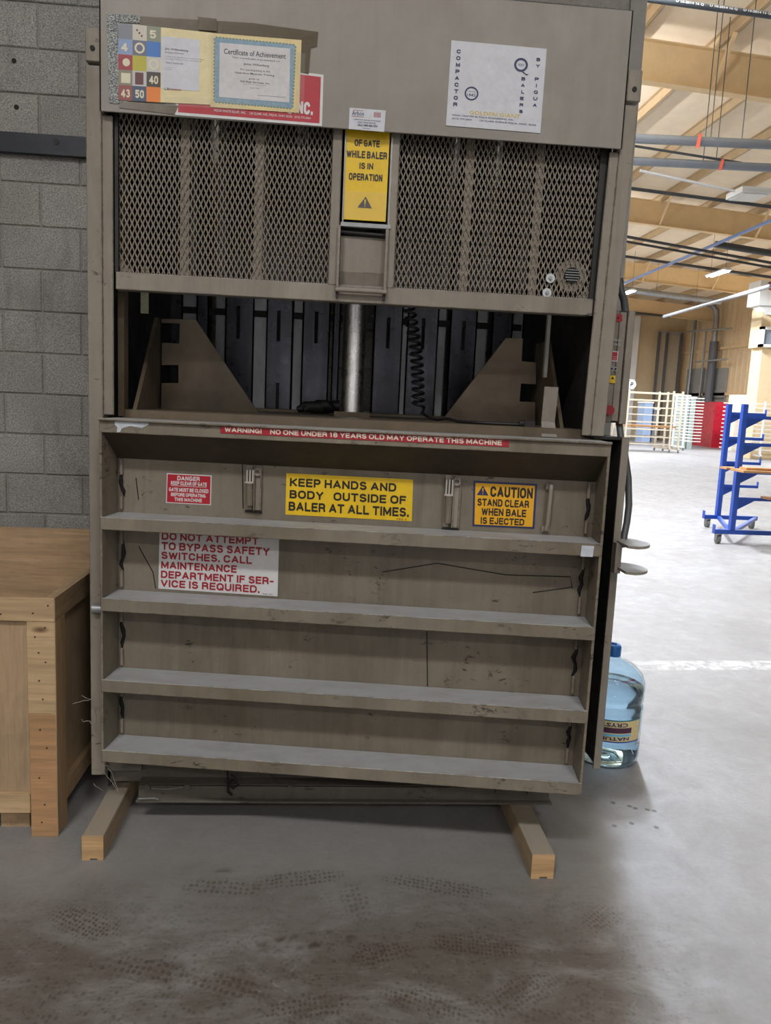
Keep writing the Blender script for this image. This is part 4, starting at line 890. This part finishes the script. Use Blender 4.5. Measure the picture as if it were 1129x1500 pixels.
# cobweb between crate and baler
m_ = MB(); random.seed(3)
base = [PY(135, 1030, 2.44), PY(142, 1080, 2.4), PY(140, 1100, 2.42), PY(155, 1130, 2.42), PY(172, 1160, 2.42)]
for a, b in (((120, 1018), (143, 1030)), ((106, 1032), (133, 1025)), ((140, 1035), (141, 1075)), ((137, 1040), (146, 1090)), ((120, 1055), (137, 1060)), ((135, 1110), (172, 1158)), ((144, 1112), (160, 1125)), ((160, 1125), (175, 1160)), ((138, 1148), (150, 1158))):
    p0, p1 = PY(*a, 2.40), PY(*b, 2.41); pts = []
    for k in range(6): pts.append(p0.lerp(p1, k/5)+Vector((random.uniform(-1, 1), random.uniform(-1, 1), random.uniform(-1, 1)))*.004)
    m_.tube(pts, .0011, 4)
tag(m_.build('cobweb', plain('cobweb', srgb(150, 144, 134), .9)), 'dusty grey cobweb strands hanging between the crate and the baler corner', 'cobweb', kind='stuff')

# ------------------------------------------------------------------ water bottle
bx, by = 1.195, 2.97
def glass(name, col, ior, rough, tr=1):
    mt, nt, bs = new(name); bs.inputs['Base Color'].default_value = (*col, 1); bs.inputs['Transmission Weight'].default_value = tr; bs.inputs['IOR'].default_value = ior; bs.inputs['Roughness'].default_value = rough; return mt
PLAS = glass('blue_plastic', (.72, .87, .97), 1.2, .03); WATER = glass('water', (.86, .93, .97), 1.2, .0)
W = thing('water_bottle', (bx, by, 0), 'large clear blue five gallon water bottle with blue cap on the floor by the baler', 'bottle')
prof = [(.02, .012), (.09, .004), (.118, .004), (.132, .02), (.136, .045), (.135, .085), (.129, .092), (.134, .10), (.135, .225), (.135, .245), (.127, .255), (.127, .262), (.136, .272), (.137, .32), (.134, .345), (.122, .375), (.09, .405), (.05, .425), (.033, .432), (.028, .438), (.028, .465)]
inner = [(r-.004 if r > .03 else r-.003, z+(.003 if i < 3 else 0)) for i, (r, z) in enumerate(prof)]
MB().lathe(prof+inner[::-1], (bx, by, 0), 48).add([(bx+.02*cos(2*pi*k/48), by+.02*sin(2*pi*k/48), .012) for k in range(48)], [tuple(range(47, -1, -1))]).build('bottle_body', PLAS, W)
wp = [(r-.0055, z+.001) for r, z in prof if .01 < z < .33]
wpz = [(0.001, .012)]+[(r-.0055, max(z, .011)) for r, z in prof[1:14]]+[(.001, .32)]
MB().lathe(wpz, (bx, by, 0), 48).build('water', WATER, W)
MB().lathe([(.030, .44), (.031, .478), (.026, .486), (.0, .487)], (bx, by, 0), 24).lathe([(.012, .486), (.012, .492), (0.0, .494)], (bx, by, 0), 12).build('cap', plain('cap_blue', srgb(30, 104, 180), .35), W)
def band(mb_, a0, a1, z0, z1, r, mi=0, n=14):
    vs = []; 
    for k in range(n+1):
        a = radians(a0+(a1-a0)*k/n); vs += [(bx+r*cos(a), by+r*sin(a), z0), (bx+r*cos(a), by+r*sin(a), z1)]
    mb_.add(vs, [(2*k, 2*k+2, 2*k+3, 2*k+1) for k in range(n)], mi, True)
A0, A1 = -150, -48
m_ = MB(); band(m_, A0, A1, .125, .215, .1365); lb = m_.build('bottle_label', CREAM, W)
for z0_, z1_, nm, col, a1_ in ((.211, .216, 'teal_stripe', (30, 116, 130), A1), (.122, .127, 'blue_stripe', (20, 60, 150), A1), (.162, .184, 'dark_band', (70, 26, 60), A1-20), (.148, .158, 'sky_band', (110, 184, 220), A1-20)):
    m_ = MB(); band(m_, A0, a1_, z0_, z1_, .1372); m_.build(nm, plain(nm, srgb(*col), .4), lb)
m_ = MB()                                              # the label is upside down
for txt, a0, a1, z0_, z1_ in (('CRYSTAL', -76, -140, .205, .188), ('NATURAL', -72, -140, .146, .132)):
    vs, fs = glyphs(txt, .03); m_.add([(bx+.138*cos(radians(a0+(a1-a0)*a)), by+.138*sin(radians(a0+(a1-a0)*a)), z0_+(z1_-z0_)*b) for a, b in vs], fs)
m_.build('lettering', NAVY, lb)

# ------------------------------------------------------------------ far half of the warehouse
BLUE = plain('blue_powder_coat', srgb(40, 78, 168), .4); GREYP = plain('grey_caster', srgb(120, 122, 118), .5, .3); WHT = plain('white_coat', srgb(222, 222, 218), .5)
def caster(par, x, y, h, r=.05):
    m_ = MB().cyl((x-.018, y, r), (x+.018, y, r), r, 16); m_.build('wheel', GREYP, par)
    MB().box(x-.028, x-.022, y-.03, y+.03, r-.01, h).box(x+.022, x+.028, y-.03, y+.03, r-.01, h).box(x-.03, x+.03, y-.04, y+.04, h-.006, h).build('fork', GALV, par)
# blue cantilever cart
yA, yB = 8.40, 9.65
pA = PY(1073.5, 776, yA); pA2 = PY(1088.5, 592, yA); pB = PY(1052, 751, yB); pB2 = PY(1067.5, 592, yB)
BC = thing('blue_rack_cart', (5.0, 9.0, 0), 'tall blue steel cantilever rack cart on grey casters', 'cart')
ends = []
for (p0, p1, Y, arms, bl, br) in ((pA, pA2, yA, (609, 649, 690, 729), 1046, 1150), (pB, pB2, yB, (605, 641, 677, 711), 1029, 1107)):
    x = (p0.x+p1.x)/2; w2 = .028
    MB().box(x-w2, x+w2, Y-.03, Y+.03, .16, p1.z).build('upright', BLUE, BC)
    xl = PY(bl, 765, Y).x; xr = PY(br, 765, Y).x
    MB().box(xl, xr, Y-.03, Y+.03, .115, .165).box(xl, xl+.006, Y-.03, Y+.03, .16, .22).build('base_bar', BLUE, BC)
    for py in arms:
        z = PY(1100, py, Y).z; al = .95 if Y == yA else .47
        m_ = MB().box(x+w2, x+w2+al, Y-.02, Y+.02, z-.035, z); m_.prism([(x+w2, Y-.003, z-.03), (x+w2+.22, Y-.003, z-.03), (x+w2, Y-.003, z-.15)], (0, .006, 0)); m_.box(x+w2+al-.005, x+w2+al, Y-.02, Y+.02, z, z+.05)
        m_.build('arm', BLUE, BC)
    for xx in (xl+.06, xr-.06): caster(BC, xx, Y, .115)
    ends.append((x, Y, xl, xr))
MB().bar((ends[0][0], yA+.03, .14), (ends[1][0], yB-.03, .14), .04, .04).build('base_stringer', BLUE, BC); MB().bar((ends[0][0]+.05, yA+.03, .14), (ends[1][0]+.5, yB-.03, .14), .04, .04).build('base_stringer', BLUE, BC)
zq = PY(1100, 690, yA).z; x0 = PY(1075, 680, yA-.15).x
for i, (dx, y0_, z0_) in enumerate(((.0, yA-.36, 0), (.02, yA-.19, 0), (.07, yA-.29, .028), (.03, yA+.06, 0))):
    tag(MB().box(x0+dx, x0+dx+1.3, y0_, y0_+.15, zq+z0_+.002, zq+z0_+.026).build('board', BOARD), ['long tan board nearest the viewer on the blue cart arm', 'second tan board lying on the blue cart arm', 'topmost tan board stacked on the blue cart boards', 'rearmost tan board on the blue cart arm'][i], 'board', 'boards on the blue cart')
zq2 = PY(1100, 729, yA).z; tag(MB().box(PY(1113, 722, yA).x, PY(1113, 722, yA).x+.9, yA-.18, yA-.02, zq2+.001, zq2+.025).build('board', BOARD), 'lone tan board on the lowest arm of the blue cart', 'board', 'boards on the blue cart')

# ladder of rods: generic drying cart
def rod_cart(name, label, px0, px1, pyf, pyt, nb, mat, depth=1.2, casters=True, r=.02, uprights=(0, 1), zlow=.3):
    f0 = PZ(px0, pyf, 0); Y = f0.y; xa = f0.x; xc = PY(px1, pyf, Y).x; zt_ = PY((px0+px1)/2, pyt, Y).z
    root = thing(name, ((xa+xc)/2, Y+depth/2, 0), label, 'cart')
    for u in uprights:
        x = xa+(xc-xa)*u
        for y in (Y, Y+depth): MB().box(x-.03, x+.03, y-.03, y+.03, .14, zt_+.1).build('upright', mat, root)
        MB().box(x-.03, x+.03, Y-.1, Y+depth+.1, .12, .18).build('foot', mat, root)
        if casters:
            for y in (Y-.05, Y+depth+.05): caster(root, x, y, .12, .055)
    for i in range(nb):
        z = zlow+(zt_-zlow)*i/(nb-1)
        for y in (Y, Y+depth): MB().box(xa, xc, y-.015, y+.015, z-r, z+r).build('rail', mat, root)
    return root, xa, xc, Y, zt_
BEI = plain('beige_coat', srgb(206, 196, 176), .5)
rt, xa, xc, Y, zt_ = rod_cart('drying_cart', 'beige slatted drying cart on casters far back beside the baler', 905, 992, 660, 575, 8, BEI, 1.3, uprights=(.1, .85, 1))
tag(MB().box(xa+.2, xc-.1, Y+.1, Y+1.1, .95, 1.02).build('board', BOARD), 'wide brown board lying in the beige drying cart', 'board')
rod_cart('drying_cart', 'white drying cart with closely spaced bars in front of the red cabinet', 999, 1024, 660, 583, 15, WHT, 1.0, uprights=(0, ), zlow=.4)
rt, xa, xc, Y, zt_ = rod_cart('drying_cart', 'wide white drying cart with closely spaced bars behind the blue cart', 1076, 1165, 672, 592, 12, WHT, 1.2, uprights=(.4, 1), zlow=.35)
# orange racking uprights
ORG = plain('orange_paint', srgb(214, 96, 44), .5)
for (px, wd, lb) in ((1104, .2, 'orange steel rack upright seen between the white cart bars'), (1127, .34, 'orange steel rack upright at the right edge of the view')):
    p = PZ(px, 664, 0); z = PY(px, 590, p.y).z
    root = thing('rack_upright', (p.x, p.y+.5, 0), lb, 'rack')
    for y in (p.y, p.y+.9): MB().box(p.x-wd/2, p.x+wd/2, y-.05, y+.05, 0, z).build('upright', ORG, root)
    m_ = MB()
    for i in range(4): m_.bar((p.x, p.y+.05, .1+i*z/4.4), (p.x, p.y+.85, .1+(i+1)*z/4.4), .05, .05, up=(1, 0, 0))
    m_.build('lacing', ORG, root)
# red cabinets
p0 = PZ(1020, 650, 0); p1 = PZ(1066, 657, 0); d = (p1-p0); n = Vector((-d.y, d.x, 0)).normalized(); n = n if n.y > 0 else -n
zt_ = PY(1024, 590, p0.y).z
REDC = worn('cabinet_red', srgb(176, 20, 44), .3, 0, .15, 1.2)
RC = thing('red_cabinet', (p0+p1)/2+n*.4, 'glossy red two-door steel cabinet far back', 'cabinet')
MB().prism([p0, p1, p1+n*.8, p0+n*.8], (0, 0, zt_)).build('cabinet_body', REDC, RC)
for i in range(2):
    a = p0+d*(.01+.5*i); b = p0+d*(.49+.5*i); dr = MB().prism([a-n*.03, b-n*.03, b, a], (0, 0, zt_-.05)).build('door', REDC, RC)
    h_ = p0+d*(.42 if i == 0 else .6)-n*.05; MB().box(h_.x-.03, h_.x+.03, h_.y-.03, h_.y+.05, zt_*.5, zt_*.56).build('handle', INK, dr)
# cream cartons
for (a, b, t0, t1, yy, lb) in ((1078, 1110, 594, 578, 33.2, 'large cream carton stacked behind the red cabinet'), (1114, 1128, 594, 584, 34, 'small cream carton near the right edge behind the carts')):
    xa, xc = PY(a, t0, yy).x, PY(b, t0, yy).x
    root = thing('carton', ((xa+xc)/2, yy+.6, 0), lb, 'box'); z0_, z1_ = 0, PY(a, t1, yy).z
    MB().box(xa, xc, yy, yy+.7, z0_, z1_).build('carton_body', plain('carton_cream', srgb(226, 222, 206), .6), root); MB().box((xa+xc)/2-.04, (xa+xc)/2+.04, yy-.004, yy, z0_, z1_).build('tape_seam', BEI, root)
# grey bins / glazed crates behind carts
GP = plain('grey_panel', srgb(146, 146, 140), .6)
xa, xc = PY(958, 572, 44.3).x, PY(990, 572, 44.3).x
cg = thing('screen_enclosure', ((xa+xc)/2, 44.5, 0), 'tall grey screened panel enclosure standing against the far wall', 'enclosure')
zt_ = PY(975, 489, 44.3).z
MB().box(xa, xc, 44.32, 44.36, 0, zt_).build('screen', worn('screen', srgb(180, 164, 138), .8, 0, .08, 6), cg)
for x in (xa, xa+(xc-xa)*.36, xc): MB().box(x-.07, x+.07, 44.2, 44.32, 0, zt_+.1).build('enclosure_post', plain('dark_grey', srgb(96, 92, 88), .6), cg)
MB().box(xa, xc, 44.22, 44.32, zt_, zt_+.12).build('top_rail', GP, cg)
# grey roll doors on the right wall
for i, (a, b) in enumerate(((1006, 1030), (1032, 1064))):
    ya = ray(a, 560); yb_ = ray(b, 560); Ya = 20.55*ya.y/ya.x; Yb = 20.55*yb_.y/yb_.x
    ztp = PY(a, 541, Ya).z
    root = thing('grey_door', (20.55, (Ya+Yb)/2, 0), ['grey roll-up door in the right wall nearest the far corner', 'wider grey roll-up door in the right wall behind the red cabinet'][i], 'door')
    MB().box(20.5, 20.57, min(Ya, Yb), max(Ya, Yb), 0, ztp).build('door_leaf', GP, root)
    MB().box(20.46, 20.5, min(Ya, Yb), max(Ya, Yb), ztp*.6, ztp*.6+.08).build('door_rail', plain('door_dark', srgb(100, 98, 96), .6), root)
# vertical pipes on the right wall
def vpipe(px_t, py_t, py_b, Y, r, mat, label, r2=None):
    t_ = PX(px_t, py_t, 20.3); Y = t_.y; m_ = MB().cyl((t_.x, Y, 0 if py_b is None else PY(px_t, py_b, Y).z), (t_.x, Y, t_.z), r, 12)
    return tag(m_.build('pipe', mat), label, 'pipe')
YD = PX(1046, 500, 20.2).y
P = thing('downpipe', (20.2, YD, 0), 'thick grey pipe bending down along the right wall into a dark sleeve', 'pipe')
t0 = PY(1046, 500, YD); t1 = PY(1049, 450, YD)
MB().cyl((t0.x, YD, 0), (t0.x, YD, t0.z), .22, 16).build('pipe_sleeve', plain('sleeve', srgb(92, 92, 96), .5), P)
MB().tube([(t0.x, YD, t0.z-.1), (t0.x, YD, t1.z-.6), (t0.x-.05, YD, t1.z-.15), (t0.x-.35, YD, t1.z+.1), (t0.x-.8, YD, t1.z+.15)], .14, 12).build('pipe_run', GALV, P)
vpipe(1019, 462, None, 42, .09, GALV, 'slim pale vertical pipe left of the thick grey downpipe')
vpipe(1034, 485, None, 40, .05, GALV, 'thinnest vertical conduit close beside the thick downpipe')
for i, (a, b) in enumerate((((1006, 486), (1071, 481)), ((1019, 530), (1066, 526)))):
    tag(MB().cyl(PX(*a, 19.8), PX(*b, 19.8), .05, 8).build('pipe', GP), ['upper thin grey rod running level near the far corner', 'lower thin grey rod running level near the far corner'][i], 'pipe')
# white unit with window, right edge
u0 = PY(1115, 410, 27); u1 = PY(1116, 447, 27); v0 = PY(1117, 478, 27); v1 = PY(1117, 508, 27)
U_ = thing('wall_unit', (u0.x+.8, 27.4, u1.z), 'white box-shaped heater unit high at the right edge', 'heater')
MB().box(u0.x, u0.x+1.6, 27, 27.8, u1.z, u0.z).build('housing', WHT, U_); MB().prism([(u0.x+.1, 27.1, u1.z), (u0.x+1.5, 27.1, u1.z), (u0.x+1.1, 27.1, u1.z-.3), (u0.x+.4, 27.1, u1.z-.3)], (0, .5, 0)).build('duct', WHT, U_)
c = Vector((u0.x+.38, 26.99, (u0.z+u1.z)/2+.25)); MB().cyl(c, c+Vector((0, .01, 0)), .15, 20).build('round_mark', plain('mark_red', srgb(150, 60, 50), .5), U_)
V_ = thing('wall_window', (v0.x+.8, 27.4, v1.z), 'small white framed office window below the white unit', 'window')
MB().box(v0.x, v0.x+.1, 27, 27.2, v1.z, v0.z).box(v0.x, v0.x+1.6, 27, 27.2, v0.z-.1, v0.z).box(v0.x, v0.x+1.6, 27, 27.2, v1.z, v1.z+.1).box(v0.x+.45, v0.x+.5, 27, 27.2, v1.z, v0.z).build('window_frame', WHT, V_)
MB().box(v0.x+.1, v0.x+1.5, 27.08, 27.1, v1.z+.1, v0.z-.1).build('pane', plain('pane', srgb(120, 132, 140), .1), V_)
tag(MB().box(u0.x+.42, u0.x+1.8, 27.2, 27.9, 0, v1.z).box(v0.x+.05, u0.x+1.8, 27.2, 27.9, v1.z, u1.z).build('office_wall', TAN), 'tan boxed-in office corner below the white unit', 'partition')
# round sign and pale panel by the far wall
Q_ = PY(925, 563, 34); SG = thing('round_sign', (Q_.x, 34, 0), 'round white sign with dark letter on a slim stand far back by the baler', 'sign')
MB().cyl((Q_.x, 34, Q_.z), (Q_.x, 34.03, Q_.z), .22, 24).build('disc', WHT, SG); MB().cyl((Q_.x, 34.05, 0), (Q_.x, 34.05, Q_.z-.1), .03, 8).build('stand', GALV, SG)
MB().tube([(Q_.x+.2*cos(a*pi/12), 33.99, Q_.z+.2*sin(a*pi/12)) for a in range(25)], .012, 6).build('rim', GP, SG)
qq = Quad((Q_.x-.2, 33.98, Q_.z+.2), (Q_.x+.2, 33.98, Q_.z+.2), (Q_.x+.2, 33.98, Q_.z-.2), (Q_.x-.2, 33.98, Q_.z-.2)); m_ = MB(); qq.text(m_, 'P', .35, .68, .25, .75, .003, .03); m_.build('lettering', INK, SG)
xa, xc = PY(905, 560, 44.5).x, PY(930, 560, 44.5).x
tag(MB().box(xa-1, xc, 44.5, 44.6, 0, PY(920, 462, 44.5).z).build('white_panel', WHT), 'tall white panel against the far wall beside the baler edge', 'panel')
# low clutter behind the beige cart
for i, (a, b, t0_, lb) in enumerate(((940, 952, 590, 'blue-grey stacked bin left behind the beige cart'), (954, 962, 600, 'narrow grey drum behind the beige cart'), (995, 1005, 580, 'pale green glazed crate behind the white cart'), (1006.5, 1014, 583, 'second pale glazed crate right of the first'))):
    yy = 36+i*.4 if i < 2 else 33.2; xa, xc = PY(a, 640, yy).x, PY(b, 640, yy).x; z = PY(a, t0_, yy).z
    root = thing('storage_bin', ((xa+xc)/2, yy+.4, 0), lb, 'bin'); mt_ = plain('bin_%d' % i, srgb(*[(132, 150, 176), (120, 122, 126), (140, 154, 150), (150, 164, 160)][i]), .5)
    MB().box(xa, xc, yy, yy+.8, 0, z).build('bin_body', mt_, root); MB().box(xa-.03, xc+.03, yy-.03, yy+.83, z, z+.06).build('lid', WHT, root)

# ceiling services
DP = plain('dark_pipe', srgb(60, 64, 66), .5); LB = plain('blue_conduit', srgb(112, 140, 196), .4); WC = plain('white_conduit', srgb(206, 206, 206), .5); DU = worn('grey_duct', srgb(138, 144, 150), .35, .5, .06, 1)
def run(a, b, Z, r, mat, label, ext=1.0, Y=None, hang=()):
    """a straight pipe through two sight lines, parallel to the beams at depth Y"""
    p, q_ = (PY(*a, Y), PY(*b, Y)) if Y else (PZ(*a, Z), PZ(*b, Z)); d_ = (q_-p).normalized(); L_ = ext
    o = tag(MB().cyl(p-d_*L_, q_+d_*L_, r, 12).build('pipe', mat), label, 'pipe')
    for t_ in hang:
        c_ = p.lerp(q_, t_); MB().cyl(c_, (c_.x, c_.y, roofz(c_.x)-.01), .008, 5).build('hanger', DP, o)
    return o
run((930, 203), (1129, 212), 0, .075, DU, 'upper of the two fat grey ceiling pipes', Y=13, hang=(.55, .78))
run((928, 236), (1129, 246), 0, .07, DU, 'lower of the two fat grey ceiling pipes', Y=13.4, hang=(.5,))
bp = run((975, 2), (1129, 23), 0, .038, DP, 'black printed pipe at the very top of the picture', Y=10)
vs, fs = glyphs('U 10-2014 16 Q     U 10-2014 16 Q     U 10-2014 16 Q', .02); a, b = PY(990, 2, 9.955), PY(1129, 21, 9.955)
m_ = MB(); m_.add([a.lerp(b, x)+Vector((0, 0, (y-.5)*.03+.005)) for x, y in vs], fs); m_.build('lettering', WC, bp)
run((930, 214), (1062, 235), 0, .022, DP, 'thin dark pipe crossing between the two fat grey pipes', ext=.3, Y=14, hang=(.9,))
run((928, 248), (1085, 282), 0, .025, WC, 'white conduit leading to the square ceiling fixture', ext=-.12, Y=14.6)
run((924, 276), (1129, 303), 0, .035, DP, 'dark pipe just below the square ceiling fixture', Y=16)
run((919, 347), (1129, 385), 0, .04, DP, 'upper of three dark pipes crossing mid ceiling', Y=22)
run((918, 354), (1129, 392), 0, .035, DP, 'middle of three dark pipes crossing mid ceiling', Y=22.6)
run((918, 376), (1100, 402), 0, .045, DP, 'lowest of three dark pipes crossing mid ceiling behind the lit lamp', Y=26)
run((1050, 358), (1129, 371), 0, .1, DP, 'short thick dark channel at right below the second roof beam', Y=23, ext=.05)
run((915, 424), (1045, 441), 0, .13, GALV, 'pale fat pipe near the far end of the roof', Y=33, ext=.3, hang=(.35, .8))
run((914, 415), (1129, 323), 6.3, .045, LB, 'long pale blue conduit running away toward the far wall')
run((975, 463), (1124, 420), 5.6, .07, GALV, 'grey pipe sloping toward the white unit from the far corner', ext=.2)
run((915, 457), (975, 463), 0, .06, DP, 'dark pipe along the far wall left of the corner', Y=41, ext=.2)
TAGM = plain('orange_tag', srgb(216, 100, 76), .5)
for i, (px, py, hh, Y, lb) in enumerate(((1023, 206, 20, 12.9, 'orange tag hanging on the upper fat pipe'), (1056, 241, 16, 13.3, 'red tag hanging on the lower fat pipe'))):
    c = PY(px, py, Y); hz_ = hh/1130*Y/2; root = thing('pipe_tag', c, lb, 'tag')
    MB().prism([(c.x-.04, Y, c.z-hz_), (c.x+.02, Y, c.z-hz_), (c.x+.05, Y, c.z+hz_), (c.x-.0, Y, c.z+hz_)], (0, .004, 0)).build('tag_sheet', TAGM, root)
    MB().tube([(c.x+.02, Y, c.z+hz_), (c.x+.02, Y+.03, c.z+hz_+.05)], .004, 5).build('tie', DP, root)
# light fixtures
FIX = plain('fixture_white', srgb(210, 214, 216), .5); TUBE = plain('lit_tube', (.86, .93, 1), .5, 0, 22)
vis = {4: 'brightly lit fluorescent fixture hanging mid ceiling', 5: 'lit fluorescent fixture farther off just above the baler control box'}
for i, (x, y, z, p) in enumerate(LAMPS_FAR+LAMPS_NEAR):
    near = i >= len(LAMPS_FAR)
    if near:
        lab = ['left-hand dim ceiling lamp just behind the viewer', 'right-hand dim ceiling lamp just behind the viewer', 'left-hand unseen fill lamp added by the near wall', 'right-hand unseen fill lamp added by the near wall'][i-len(LAMPS_FAR)]
    else: lab = vis.get(i, 'lit warehouse fluorescent fixture number %s from the near end, out of the view' % ['one', 'two', 'three', 'four', 'five', 'six', 'seven', 'eight', 'nine', 'ten', 'eleven'][i])
    root = thing('light_fixture', (x, y, z), lab, 'lamp')
    MB().hexa([(x-.16, y-.65, z-.02), (x+.16, y-.65, z-.02), (x+.16, y+.65, z-.02), (x-.16, y+.65, z-.02), (x-.06, y-.62, z+.06), (x+.06, y-.62, z+.06), (x+.06, y+.62, z+.06), (x-.06, y+.62, z+.06)]).build('reflector', FIX, root)
    for dx in (-.08, .08): MB().cyl((x+dx, y-.6, z-.05), (x+dx, y+.6, z-.05), .019, 8).build('tube', TUBE, root)
    m_ = MB()
    for dy in (-.5, .5): m_.cyl((x, y+dy, z+.06), (x, y+dy, roofz(x)-.05), .006, 5)
    m_.build('hanger', DP, root)
c = PY(1096, 285, 14.6)
root = thing('light_fixture', c, 'unlit square white ceiling fixture right of the conduit', 'lamp')
MB().box(c.x-.28, c.x+.28, 14.3, 14.9, c.z-.04, c.z+.06).build('housing', FIX, root); MB().box(c.x-.24, c.x+.24, 14.34, 14.86, c.z-.06, c.z-.04).build('lens', WHT, root)
